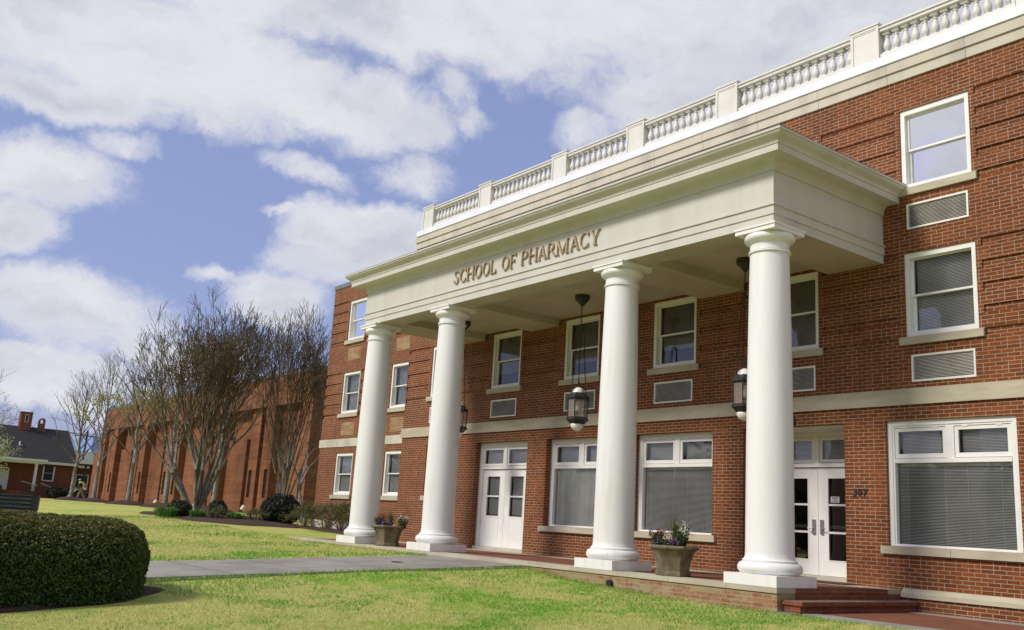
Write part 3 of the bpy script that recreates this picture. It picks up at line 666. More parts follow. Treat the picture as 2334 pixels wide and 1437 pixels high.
# ---- roof balustrade: rails, posts, balusters
PC = [-22.79, -19.68, -16.28, -13.38, -10.50, -7.05, -3.92, -.8]
bal = obj('balustrade', MB().box(XL + .25, XR, .02, .26, 10.50, 10.565).box(XL + .25, XR, -.01, .29, 10.565, 10.60).box(XL + .25, XR, .02, .26, 9.915, 10.02), 'balustrade', SB)
for pc in PC:
    mb = MB().box(pc - .285, pc + .285, .0, .3, 9.881, 10.655).ring(pc - .305, pc + .305, 9.88, 10.65, .055, -.02, 0).box(pc - .325, pc + .325, -.04, .32, 10.65, 10.685)
    obj('post', mb, 'balustrade', bal)
bp = [(.035, 10.07), (.05, 10.075), (.05, 10.09), (.035, 10.10), (.045, 10.12), (.070, 10.16), (.077, 10.20), (.070, 10.25), (.05, 10.31), (.037, 10.36), (.036, 10.375), (.048, 10.38), (.048, 10.39), (.036, 10.395), (.035, 10.43), (.05, 10.445)]
def baluster():
    mb = MB().lathe(0, 0, [(r, z - 10.02) for r, z in bp], 14); mb.box(-.068, .068, -.068, .068, 0, .05).box(-.068, .068, -.068, .068, .425, .48)
    return mb
nb = 0; b0 = None
for a, b in zip(PC[:-1], PC[1:]):
    n = int(round((b - a - .64) / .197)); st = (b - a - .6) / n
    for i in range(n):
        x = a + .30 + st * (i + .5)
        if x > -1.0 or nb >= 99: continue
        if b0 is None: b0 = obj('baluster', baluster(), 'balustrade', bal, (x, .14, 10.02), smooth=50, world=False)
        else: copytree(b0, bal, Vector((x, .14, 10.02)) - WL[bal.name])
        nb += 1

# ---- porch slab, paving, steps
mb = MB().box(-23.38, -6.60, -3.43, -.004, -.55, -.075); obj('porch_wall', mb, 'brick_porch', SB)
mb = MB()
xj = list(np.arange(-23.4, -6.7, 1.22)) + [-6.585]
for a, b in zip(xj[:-1], xj[1:]): mb.box(a + .003, b - .003, -3.455, -2.99, -.075, 0)
mb.box(-23.4, -22.95, -2.987, -.004, -.075, 0).box(-22.947, -7.0, -.5, -.004, -.075, 0).box(-6.997, -6.585, -.5, -.004, -.075, 0)
obj('porch_border', mb, 'stone', SB)
obj('porch_paving', MB().box(-22.947, -6.60, -2.987, -.503, -.075, -.006), 'paver', SB)
mb = MB().box(-6.985, -6.56, -2.987, -.505, -.074, .0).box(-6.60, -6.285, -3.30, -.095, -.55, -.225).box(-6.60, -6.235, -3.33, -.092, -.225, -.165)
mb.box(-6.60, -6.575, -2.985, -.095, -.165, -.0745)
obj('steps', mb, 'brick_step', SB)

# ---- small fixtures of the building
mb = MB().tube([(-10.15, -3.25, -.20), (-10.15, -3.50, -.22)], .062, 20); obj('drain_outlet', mb, 'black', SB)
mb = MB().box(-8.86, -8.76, -.02, 0, 2.95, 3.12).box(-8.88, -8.74, -.14, -.02, 2.90, 3.08); obj('wall_light', mb, 'black', SB)

# ------------------------------------------------------------------ hanging lanterns
def lantern():
    o = thing('hanging_lantern', 'x', 'lantern', (-18.25, -1.4, 5.97), 'lanterns hanging under the portico')
    def sub(n, b, mt, s=False): return obj(n, b, mt, o, (0, 0, 0), smooth=s, world=False)
    Z = lambda z: z - 5.97
    sub('canopy', MB().lathe(0, 0, [(.17, Z(5.969)), (.17, Z(5.86)), (.13, Z(5.83)), (.07, Z(5.76)), (.02, Z(5.70))], 8), 'black')
    def chain(p, q, r=.011):
        mb = MB(); p, q = Vector(p), Vector(q); n = max(2, int((q - p).length / .045)); d = (q - p).normalized(); sx = d.cross(Vector((0, 1, 0))).normalized(); sy = d.cross(sx)
        for i in range(n):
            c = p.lerp(q, (i + .5) / n); u = sx if i % 2 else sy
            mb.tube([c - d * .026, c - d * .013 + u * .014, c + d * .013 + u * .014, c + d * .026, c + d * .013 - u * .014, c - d * .013 - u * .014, c - d * .026], .0075, 4)
        return mb
    sub('chain', chain((0, 0, Z(5.70)), (0, 0, Z(5.24))), 'black')
    sub('chain_hub', MB().lathe(0, 0, [(.01, Z(5.26)), (.075, Z(5.22)), (.075, Z(5.20)), (.01, Z(5.17))], 12), 'black')
    for k in range(3):
        a = R(120 * k + 20); sub('chain', chain((.07 * math.cos(a), .07 * math.sin(a), Z(5.20)), (.19 * math.cos(a), .19 * math.sin(a), Z(3.66))), 'black')
    sub('finial', MB().lathe(0, 0, [(.02, Z(3.80)), (.03, Z(3.84)), (.015, Z(3.88)), (.03, Z(3.92)), (.012, Z(3.95)), (.008, Z(4.04))], 10), 'black')
    sub('dome', MB().lathe(0, 0, [(.143 * math.cos(R(t)), Z(3.675) + .15 * math.sin(R(t))) for t in range(0, 90, 9)] + [(.01, Z(3.825))], 28), 'milk', True)
    sub('cap', MB().lathe(0, 0, [(.12, Z(3.70)), (.17, Z(3.69)), (.20, Z(3.64)), (.255, Z(3.61)), (.255, Z(3.57)), (.23, Z(3.56)), (.1, Z(3.56))], 6), 'black')
    mb = MB()
    for k in range(6):
        a, b = R(60 * k), R(60 * (k + 1)); P = Vector((.232 * math.cos(a), .232 * math.sin(a), 0)); Q = Vector((.222 * math.cos(a), .222 * math.sin(a), 0)); P2 = Vector((.232 * math.cos(b), .232 * math.sin(b), 0))
        mb.tube([P + Vector((0, 0, Z(3.56))), Q + Vector((0, 0, Z(3.12)))], .016, 4)
        mb.tube([P + Vector((0, 0, Z(3.545))), P2 + Vector((0, 0, Z(3.545)))], .013, 4)
        Q2 = Vector((.222 * math.cos(b), .222 * math.sin(b), 0)); mb.tube([Q + Vector((0, 0, Z(3.13))), Q2 + Vector((0, 0, Z(3.13)))], .013, 4)
    sub('frame', mb, 'black')
    mb = MB()
    for k in range(6):
        a, b = R(60 * k), R(60 * (k + 1)); mb.quad((.214 * math.cos(a), .214 * math.sin(a), Z(3.13)), (.214 * math.cos(b), .214 * math.sin(b), Z(3.13)), (.222 * math.cos(b), .222 * math.sin(b), Z(3.55)), (.222 * math.cos(a), .222 * math.sin(a), Z(3.55)))
    sub('pane', mb, 'lantern_glass')
    sub('lamp_globe', MB().lathe(0, 0, [(.035, Z(3.27)), (.05, Z(3.32)), (.055, Z(3.42)), (.05, Z(3.50)), (.03, Z(3.51))], 16), 'milk', True)
    sub('stem', MB().lathe(0, 0, [(.012, Z(3.12)), (.012, Z(3.22)), (.04, Z(3.255)), (.04, Z(3.27))], 10), 'black')
    sub('base', MB().lathe(0, 0, [(.235, Z(3.125)), (.262, Z(3.11)), (.262, Z(3.08)), (.22, Z(3.05)), (.17, Z(2.99)), (.14, Z(2.985))], 6), 'black')
    sub('bowl', MB().lathe(0, 0, [(.01, Z(2.835))] + [(.15 * math.sin(R(t)), Z(2.985) - .15 * math.cos(R(t))) for t in range(9, 91, 9)], 28), 'milk', True)
    return o
la = lantern(); la['label'] = 'black hexagonal hanging lantern farthest left, half hidden behind the second column'
lb = copytree(la, loc=(-13.52, -1.4, 5.97)); lb['label'] = 'black hexagonal hanging lantern in the middle of the portico, fully in view on its chains'
lc = copytree(la, loc=(-8.84, -1.4, 5.97)); lc['label'] = 'black hexagonal hanging lantern nearest the entrance, partly behind the right-hand column'

# ------------------------------------------------------------------ vegetation helpers
def fast(name, V, mat, parent=None, k=4):
    """V: (n*k, 3) world coordinates of n separate k-gons"""
    V = np.asarray(V, dtype=np.float32); c = np.array([(V[:, 0].min() + V[:, 0].max()) / 2, (V[:, 1].min() + V[:, 1].max()) / 2, V[:, 2].min()], dtype=np.float32)
    me = bpy.data.meshes.new(name); n = len(V) // k
    me.vertices.add(len(V)); me.vertices.foreach_set('co', (V - c).ravel()); me.loops.add(n * k); me.loops.foreach_set('vertex_index', np.arange(n * k, dtype=np.int32))
    me.polygons.add(n); me.polygons.foreach_set('loop_start', np.arange(0, n * k, k, dtype=np.int32)); me.polygons.foreach_set('loop_total', np.full(n, k, dtype=np.int32))
    me.materials.append(M[mat]); me.update(calc_edges=True)
    o = bpy.data.objects.new(name, me); COL.objects.link(o); c = Vector([float(q) for q in c])
    if parent is not None: o.parent = parent; o.location = c - WL[parent.name]
    else: o.location = c
    WL[o.name] = c; return o
def leaves(P, size, nrm=None, flat=.0, aspect=.55, up=0.0):
    """leaf-shaped quads at points P, random or following normals"""
    n = len(P); d = rng.normal(size=(n, 3))
    if nrm is not None: d = d * (1 - flat) + nrm * flat * 1.5
    d[:, 2] += up; d /= np.linalg.norm(d, axis=1)[:, None]
    a = np.cross(d, rng.normal(size=(n, 3))); a /= np.linalg.norm(a, axis=1)[:, None]; b = np.cross(d, a)
    s = (size * rng.uniform(.6, 1.35, n))[:, None]
    return np.stack([P - a * s, P - b * s * aspect, P + a * s, P + b * s * aspect], 1).reshape(-1, 3)
def ellipsoid_pts(n, c, r, lump=.08, bottom=-.5, thick=.12):
    d = rng.normal(size=(n * 2, 3)); d /= np.linalg.norm(d, axis=1)[:, None]; d = d[d[:, 2] > bottom][:n]
    ph = np.sin(d[:, 0] * 7 + 1) * np.sin(d[:, 1] * 6 + 2) * np.sin(d[:, 2] * 5 + .5)
    k = 1 + lump * ph - rng.uniform(0, thick, len(d)) ** 1.0
    return np.array(c) + d * np.array(r) * k[:, None], d
def blob(mb, c, r, n=20, m=12, lump=.06):
    k = len(mb.v)
    for j in range(m + 1):
        t = math.pi * j / m
        for i in range(n):
            a = 2 * math.pi * i / n; d = (math.sin(t) * math.cos(a), math.sin(t) * math.sin(a), math.cos(t)); q = 1 + lump * math.sin(d[0] * 7 + 1) * math.sin(d[1] * 6 + 2) * math.sin(d[2] * 5 + .5)
            mb.v.append(tuple(c[x] + r[x] * d[x] * q for x in range(3)))
    for j in range(m):
        for i in range(n): mb.f.append((k + j * n + i, k + (j + 1) * n + i, k + (j + 1) * n + (i + 1) % n, k + j * n + (i + 1) % n)); mb.m.append(0)
    return mb
def bush(label, x, y, rx, ry, h, mat, leaf, n, group=None, name='bush', core='hedge_core', z=None, cat='bush', thick=.14):
    g = float(tz(x, y)) if z is None else z
    t = thing(name, label, cat, (x, y, g), group); c = (x, y, g + h * .48)
    P, d = ellipsoid_pts(n, c, (rx, ry, h * .54), .10, -.75, thick); fast('foliage', leaves(P, leaf, d, .35), mat, t)
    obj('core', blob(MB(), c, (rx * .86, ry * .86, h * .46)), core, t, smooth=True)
    return t

# ------------------------------------------------------------------ clipped hedges in front
def hedge(label, xc, y_end, hw, length, h, nleaf, rough_=.05, leaf=.019):
    """long clipped hedge running towards -y with a rounded end at y_end"""
    yc = y_end - hw; base = float(tz(xc, yc)) - .06
    t = thing('hedge', label, 'hedge', (xc, yc, base))
    def surf(u, v):     # u: along the outline (0..1), v: 0 bottom .. 1 top centre
        Ltot = length * 2 + math.pi * hw; s = u * Ltot
        z0 = tz(xc, yc)
        if v < 0: v = 0
        a = v * math.pi / 2; k = np.cos(a) ** .38 if a < math.pi / 2 - 1e-6 else 0.0; zz = h * np.sin(a) ** .62
        k *= (.93 + .07 * min(1, v * 4))
        if s < length: x, y = hw * k, -(length - s)
        elif s < length + math.pi * hw: b = (s - length) / hw; x, y = hw * k * math.cos(b), hw * k * math.sin(b)
        else: x, y = -hw * k, -(s - length - math.pi * hw)
        x += xc; y += yc
        w_ = 1 + .05 * mnoise.noise(Vector((x * 1.1, y * 1.1, zz * 1.5)))
        return (xc + (x - xc) * w_, y, base + zz * w_ + .04 * mnoise.noise(Vector((x * .8, y * .8, 3))))
    U, V = 150, 40; mb = MB(); G = [[surf(i / U, j / V) for j in range(V + 1)] for i in range(U + 1)]
    A = np.array(G)
    for i in range(U + 1): mb.v += [tuple(np.array([xc, min(p[1], yc), base]) + (np.array(p) - np.array([xc, min(p[1], yc), base])) * .965) for p in G[i]]
    mb.f = [(i * (V + 1) + j, (i + 1) * (V + 1) + j, (i + 1) * (V + 1) + j + 1, i * (V + 1) + j + 1) for i in range(U) for j in range(V)]; mb.m = [0] * len(mb.f)
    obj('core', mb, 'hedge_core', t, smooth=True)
    # leaves spread over the surface by area
    p00, p10, p01, p11 = A[:-1, :-1], A[1:, :-1], A[:-1, 1:], A[1:, 1:]
    ar = np.linalg.norm(np.cross(p10 - p00, p01 - p00), axis=2).ravel() + 1e-9; idx = rng.choice(len(ar), nleaf, p=ar / ar.sum())
    u, v = rng.random(nleaf)[:, None], rng.random(nleaf)[:, None]; f = lambda q: q.reshape(-1, 3)[idx]
    P = f(p00) * (1 - u) * (1 - v) + f(p10) * u * (1 - v) + f(p01) * (1 - u) * v + f(p11) * u * v
    nr = np.cross(f(p10) - f(p00), f(p01) - f(p00)); nr /= np.linalg.norm(nr, axis=1)[:, None] + 1e-9
    dep = rng.exponential(.028, nleaf)[:, None] - .014
    clump = np.array([mnoise.noise(Vector(p) * 9.0) for p in P])[:, None] * .03
    P = P - nr * (dep - clump)
    rel = (P[:, 2] - base) / h
    tip = rng.random(nleaf) < np.clip((rel - .55) * 1.9, .02, .75)  # paler, browner leaves become more frequent towards the top
    fast('foliage', leaves(P[~tip], leaf, nr[~tip], .3), 'hedge_leaf', t); fast('paler_foliage', leaves(P[tip] + nr[tip] * .008, leaf, nr[tip], .15, up=.3), 'hedge_tip', t)
    return t
hedge('big clipped dark green hedge with a rounded end in the left foreground', -11.75, -11.08, 1.12, 11, 1.04, 240000, leaf=.020)
hedge('reddish topped clipped hedge seen beyond the big foreground hedge', -18.3, -12.6, 1.0, 7, .93, 60000, leaf=.024)
def mulchpatch(name, cx, cy, rx, ry, h, n=56, m=12, edge=.08, lift=.02):
    mb = MB(); k = 0
    for j in range(m + 1):
        for i in range(n):
            a = 2 * math.pi * i / n; q = (j / m) * (1 + edge * math.sin(3 * a + cx) + edge * .6 * math.sin(7 * a + cy))
            x, y = cx + rx * q * math.cos(a), cy + ry * q * math.sin(a); tt = max(0, 1 - (j / m) ** 2)
            mb.v.append((x, y, float(tz(x, y)) + h * tt + (lift if j < m else -.05) + .015 * mnoise.noise(Vector((x * 5, y * 5, 0)))))
    for j in range(m):
        for i in range(n): mb.f.append((j * n + i, (j + 1) * n + i, (j + 1) * n + (i + 1) % n, j * n + (i + 1) % n)); mb.m.append(0)
    return tag(obj(name, mb, 'mulch', smooth=True), kind='stuff')
mulchpatch('mulch_bed', -11.65, -16.6, 1.42, 6.1, .0, lift=.035, edge=.02)
mulchpatch('mulch_bed', -32.6, -1.3, 3.6, 2.2, .16); mulchpatch('mulch_bed', -36.6, -.4, 4.2, 3.0, .12, lift=.03)
mulchpatch('mulch_bed', -27.6, .35, 3.9, .62, .04, lift=.05)

# ------------------------------------------------------------------ trees
def grow(base, dirs, levels, seglen, rad, spread, upb, nch, seed, jit=.10, shrink=.80, rshrink=.62, minr=.0035, side=0.0, env=None):
    """recursive branching; returns lists (level, points, radii)"""
    rd = random.Random(seed); out = []
    def rec(p, d, L, r, lv):
        pts = [p.copy()]; rs = [r]; n = 3 if lv < levels else 2; dd = d.copy()
        for i in range(n):
            dd = (dd + Vector((rd.gauss(0, jit), rd.gauss(0, jit), rd.gauss(0, jit) + upb))).normalized(); p = p + dd * (L / n); pts.append(p.copy()); rs.append(max(minr, r * (1 - (1 - rshrink) * (i + 1) / n * .75)))
        out.append((lv, pts, rs))
        if lv >= levels: return
        if env and lv > 1:
            h_ = p.z - base[2]; q_ = math.hypot(p.x - base[0], p.y - base[1]); lim = np.interp(h_, env[0], env[1]) * (1 + .16 * mnoise.noise(Vector((p.x * 1.1, p.y * 1.1, p.z))))
            if q_ > lim: return
        k = nch[min(lv, len(nch) - 1)]; k = int(k) + (rd.random() < k - int(k))
        az = rd.random() * 6.28
        for c in range(k):
            a = az + 6.283 * c / k + rd.gauss(0, .4); sp = spread[min(lv, len(spread) - 1)] * rd.uniform(.45, 1.25)
            t = dd.cross(Vector((0, 0, 1)) if abs(dd.z) < .98 else Vector((1, 0, 0))).normalized(); b = dd.cross(t)
            nd = (dd * math.cos(sp) + (t * math.cos(a) + b * math.sin(a)) * math.sin(sp)).normalized()
            rec(p, nd, L * shrink * rd.uniform(.8, 1.15), max(minr, rs[-1] * (.92 if c == 0 else .75)), lv + 1)
        if side and lv >= 1:
            for q in range(int(side)):
                i = rd.randint(1, n); a = rd.random() * 6.28; t = dd.cross(Vector((1, 0, 0))).normalized(); b = dd.cross(t)
                nd = (dd * .75 + (t * math.cos(a) + b * math.sin(a)) * .6 + Vector((0, 0, .2))).normalized(); rec(pts[i], nd, L * .55, max(minr, rs[i] * .4), max(lv + 2, levels - 1))
    for d, L, r in dirs: rec(Vector(base) + Vector((d[0], d[1], 0)) * .12, Vector(d).normalized(), L, r, 0)
    return out
def tree(label, cat, x, y, segs, trunk_lv, bark, twig, group=None, z=None, name='tree'):
    g = float(tz(x, y)) if z is None else z
    t = thing(name, label, cat, (x, y, g), group); a, b = MB(), MB()
    for lv, pts, rs in segs:
        if lv <= trunk_lv: a.tube(pts, rs, 8)
        else: b.tube(pts, rs, 3 if lv > trunk_lv + 1 else 5)
    obj('trunk', a, bark, t, smooth=True); obj('crown', b, twig, t, smooth=True)
    return t
def tips(segs, lv): return np.array([tuple(p) for l, pts, rs in segs if l >= lv for p in pts[1:]])
def fan(n, lo, hi, seed, L, r):
    rd = random.Random(seed); o = []
    for i in range(n):
        a = 6.283 * i / n + rd.uniform(-.3, .3); th = R(rd.uniform(lo, hi)); o.append(((math.sin(th) * math.cos(a), math.sin(th) * math.sin(a), math.cos(th)), L * rd.uniform(.85, 1.15), r * rd.uniform(.75, 1.2)))
    return o
# the broad crepe myrtle and its narrower neighbour
bx, by = -38.9, -.6; gz = float(tz(bx, by)) + .05
sg = grow((bx, by, gz), fan(12, 5, 40, 3, 2.05, .095), 7, 2.05, .1, (.32, .32, .32, .34, .36, .38, .4), .050, (2.2, 2.2, 2.3, 2.3, 2.3, 2.3, 2.1), 11, jit=.055, shrink=.785, minr=.0092, side=1, env=([0, 1.5, 3, 4.5, 6, 7.5, 8.7, 9.5, 10], [.9, 1.5, 2.8, 3.5, 3.6, 3.2, 2.4, 1.3, .3]))
tree('broad vase-shaped bare tree with many fluted trunks in the mulch bed', 'tree', bx, by, sg, 1, 'bark', 'twig')
bx, by = -36.0, 2.0; gz = float(tz(bx, by)) + .05
sg = grow((bx, by, gz), fan(15, 2, 15, 5, 2.1, .052), 7, 2.0, .06, (.15, .18, .22, .28, .32, .36, .40), .05, (1.7, 1.9, 2.0, 2.1, 2.0, 2.0, 1.8), 23, jit=.06, shrink=.78, minr=.0082, side=1, env=([0, 1.5, 3, 4.5, 6, 7.5, 8.3, 8.9, 9.3], [.9, 1.2, 1.6, 1.9, 2.1, 2.1, 1.7, .9, .2]))
tree('narrow upright bare tree with thin crowded stems beside the school wing', 'tree', bx, by, sg, 1, 'bark', 'twig')
# small leaning bare tree by the wing corner
bx, by = -33.6, 1.9; gz = float(tz(bx, by))
sg = grow((bx, by, gz), [((-.35, -.1, 1), 1.7, .06), ((.28, .1, 1), 1.9, .06), ((.02, .0, 1), 1.6, .05)], 5, 1.5, .05, (.5, .55, .6, .6), .02, (2, 2, 2, 2, 2), 31, jit=.14, shrink=.74, minr=.005)
tree('small crooked bare tree close to the corner of the school wing', 'tree', bx, by, sg, 2, 'bark_grey', 'twig_grey')
def pear(label, x, y, H, seed, lean=0, bark='bark_grey', leafset=None, group='slim trees along the annex', z=None, trunk=2.6, r=.16):
    g = float(tz(x, y)) if z is None else z
    rd = random.Random(seed); top = Vector((lean, 0, 1)).normalized()
    segs = [(0, [Vector((x, y, g - .05)), Vector((x, y, g + .3)), Vector((x, y, g)) + top * trunk * .6, Vector((x, y, g)) + top * trunk], [r * 1.25, r, r * .9, r * .8])]
    up = [Vector((x, y, g)) + top * (trunk + (H - trunk) * .8 * k / 6) + Vector((rd.gauss(0, .05), rd.gauss(0, .05), 0)) for k in range(7)]
    segs.append((0, up, [r * .8 * (1 - k / 7.5) for k in range(7)]))
    for k in range(1, 26):
        f = (k / 26) ** .9; q = Vector((x, y, g)) + top * (trunk * .9 + (H - trunk) * .78 * f); a = k * 2.4 + rd.uniform(-.3, .3); th = R(38 - 14 * f)
        d = (math.sin(th) * math.cos(a), math.sin(th) * math.sin(a), math.cos(th)); L = (H - trunk) * (.30 - .17 * f)
        segs += [(l + 1, p, s_) for l, p, s_ in grow(tuple(q), [(d, L, r * .33 * (1 - f * .6))], 3, L, .05, (.4, .42, .45), .05, (2.4, 2.2, 2.2), seed * 31 + k, jit=.09, shrink=.66, minr=.0055, side=1)]
    t = tree(label, 'tree', x, y, segs, 0, bark, 'twig_grey', group, z=g)
    if leafset:
        mt, n, s_ = leafset; T = tips(segs, 3); idx = rng.choice(len(T), n); P = T[idx] + rng.normal(size=(n, 3)) * .10; P = P[P[:, 2] < g + H * .72]
        fast('leaves', leaves(P, s_), mt, t)
    return t
pear('slim grey bare tree, leftmost of the row, in front of the dark roofed house', -77.9, 3.7, 10.2, 41, .03, leafset=('brown_leaf', 140, .07), group=None)
pear('slim grey bare tree at the left end of the annex behind the worker', -72.6, 4.0, 11.2, 42, .03, group=None)
pear('pale trunked tree with yellow green buds near the left end of the annex', -60.5, 2.9, 9.6, 43, .02, leafset=('bud_leaf', 6500, .085), group=None)
pear('pale trunked tree just left of the broad vase-shaped tree', -55.0, 3.4, 9.4, 44, .02, leafset=('bud_leaf', 3500, .075), group=None)
pear('pale trunked tree seen right of the broad vase-shaped tree trunks', -50.2, 4.5, 9.0, 45, .02, leafset=('bud_leaf', 700, .06), group=None)
for (x, y) in ((-77.9, 3.7), (-72.6, 4.0), (-60.5, 2.9), (-55.0, 3.4), (-50.2, 4.5)): mulchpatch('mulch_mound', x, y, 1.5, 1.3, .28, 28, 6)
# far tree behind the house roof, and the blossoming tree at the left edge
segs = grow((-131, 2.5, .6), fan(5, 5, 38, 9, 3.6, .22), 5, 3.2, .2, (.4, .42, .45, .5), .02, (2.3, 2.3, 2.3, 2.4, 2.3), 51, jit=.12, shrink=.78, minr=.02, side=1)
tree('distant rounded bare tree rising behind the roof of the house', 'tree', -131, 2.5, segs, 1, 'twig_grey', 'twig_grey', z=.6)
bx, by = -60, -6.2; gz = float(tz(bx, by))
segs = grow((bx, by, gz), fan(4, 12, 45, 12, 1.5, .09), 4, 1.4, .08, (.5, .5, .55, .6), .01, (2.3, 2.3, 2.3, 2.3), 61, jit=.16, shrink=.76, minr=.008, side=1)
t = tree('small spreading tree with white blossom at the left edge', 'tree', bx, by, segs, 1, 'bark_grey', 'twig_grey')
T = tips(segs, 3); idx = rng.choice(len(T), 4200); fast('blossom', leaves(T[idx] + rng.normal(size=(4200, 3)) * .14, .055), 'blossom', t)

# ------------------------------------------------------------------ shrubs in the beds
bush('low dark rounded shrub left of the broad vase-shaped tree', -34.3, -2.9, .46, .46, .64, 'round_leaf', .028, 6000)
bush('dark rounded shrub just right of the trunks of the broad vase-shaped tree', -35.6, -.9, .38, .38, .72, 'round_leaf', .028, 5000)
bush('large dark glossy shrub beneath the narrow upright tree', -31.4, -.1, .80, .74, 1.12, 'dark_leaf', .045, 11000, thick=.2)
def tuft(label, x, y, r, h, n, mat='lily_leaf', group=None, name='strap_leaf_plant', cat='plant', wd=.013):
    g = float(tz(x, y)) + .05; V = []
    for i in range(n):
        a = rng.uniform(0, 6.28); q = rng.uniform(0, r * .6); th = rng.uniform(.1, 1.05); bx_, by_ = x + q * math.cos(a), y + q * math.sin(a); a2 = a + rng.normal() * .5
        L = h * rng.uniform(.7, 1.2); p0 = np.array([bx_, by_, g]); dx = np.array([math.cos(a2), math.sin(a2), 0]); sd_ = np.array([-dx[1], dx[0], 0]) * wd
        p1 = p0 + dx * L * math.sin(th) * .45 + np.array([0, 0, L * .7]); p2 = p0 + dx * L * math.sin(th) * 1.0 + np.array([0, 0, L * (1 - .5 * th)])
        V += [p0 - sd_, p0 + sd_, p1 + sd_, p1 - sd_, p1 - sd_, p1 + sd_, p2 + sd_ * .2, p2 - sd_ * .2]
    t = fast(name, np.array(V), mat); tag(t, label, cat, group); return t
tuft('bright green strap-leaved clump at the left tip of the mulch bed', -33.2, -3.75, .58, .40, 420)
tuft('bright green strap-leaved clump in front of the low dark rounded shrub', -32.6, -2.75, .45, .36, 300)
tuft('bright green strap-leaved clump in front of the broad vase-shaped tree', -31.6, -1.75, .42, .36, 300)
def twiggy(label, x, y, r, h, n, nl, mat='shrub_leaf', seed=1, group=None):
    g = float(tz(x, y)); sg_ = grow((x, y, g), fan(n, 8, 42, seed, h * .42, .016), 3, h * .4, .014, (.45, .5, .55), .0, (2.4, 2.3, 2.2), seed, jit=.13, shrink=.72, minr=.004)
    t = thing('shrub', label, 'shrub', (x, y, g), group); mb = MB()
    for lv, p, rs in sg_: mb.tube(p, rs, 4)
    obj('stems', mb, 'twig', t); T = tips(sg_, 2); idx = rng.choice(len(T), nl); fast('foliage', leaves(T[idx] + rng.normal(size=(nl, 3)) * .045, .024), mat, t); return t
twiggy('grey green wispy shrub at the foot of the broad vase-shaped tree', -31.9, -2.3, .5, .45, 16, 1500, seed=3)
twiggy('twiggy shrub between the two bare trees', -31.3, -1.0, .5, .52, 14, 900, seed=4)
twiggy('leafy shrub spilling right of the large dark glossy shrub', -29.7, .1, .5, .78, 14, 2600, seed=5)
twiggy('twiggy shrub under the ground-floor window of the wing', -28.5, .35, .5, .82, 14, 2000, seed=6)
twiggy('green topped shrub against the wing brick close to the leftmost column', -27.4, .35, .5, .92, 15, 2600, seed=7)
twiggy('short twiggy shrub peeping out behind the leftmost column', -26.2, .4, .5, .8, 13, 1800, seed=8)

# ------------------------------------------------------------------ planters on the porch edge
def planter(label, x, y, rz):
    t = thing('planter', label, 'planter', (x, y, 0.002), rz=rz)
    pr = [(.285, 0), (.30, .01), (.30, .05), (.285, .065), (.275, .09), (.29, .2), (.325, .33), (.37, .42), (.385, .435), (.425, .45), (.435, .475), (.42, .50), (.385, .505), (.36, .49), (.35, .44)]
    obj('pot', MB().lathe(0, 0, [(a * 1.02, b) for a, b in pr], 6, cap=False), 'pot', t, (0, 0, 0), world=False)
    obj('soil', MB().lathe(0, 0, [(.35, .43), (.2, .45), (.01, .46)], 12), 'soil', t, (0, 0, 0), world=False); return t
planter('grey brown six-sided stone planter between the two leftmost columns', -18.62, -3.02, R(12)); planter('grey brown six-sided stone planter beside the nearest column', -9.06, -3.02, R(35))
def flowers(name, label, cat, x, y, z, r, h, n, nf, fl, spread=.5):
    t = thing(name, label, cat, (x, y, z)); P, S, F = [], MB(), []
    for i in range(n):
        a, q = rng.uniform(0, 6.28), r * math.sqrt(rng.random()); b = np.array([x + q * .5 * math.cos(a), y + q * .5 * math.sin(a), z]); hh = h * rng.uniform(.55, 1.0)
        tp = np.array([x + q * math.cos(a) * (1 + spread), y + q * math.sin(a) * (1 + spread), z + hh]); S.tube([tuple(b), tuple((b + tp) / 2 + np.array([0, 0, hh * .12])), tuple(tp)], .004, 3)
        for k in range(26): f = rng.uniform(.1, 1); P.append(b + (tp - b) * f + rng.normal(size=3) * .022)
        if i < nf:
            F.append(tp + rng.normal(size=(16, 3)) * np.array([.02, .02, .035]))
    obj('stems', S, 'plant_leaf', t); fast('foliage', leaves(np.array(P), .022), 'plant_leaf', t)
    for q in F: fast('flower_head', leaves(q, .017), fl, t)
    return t
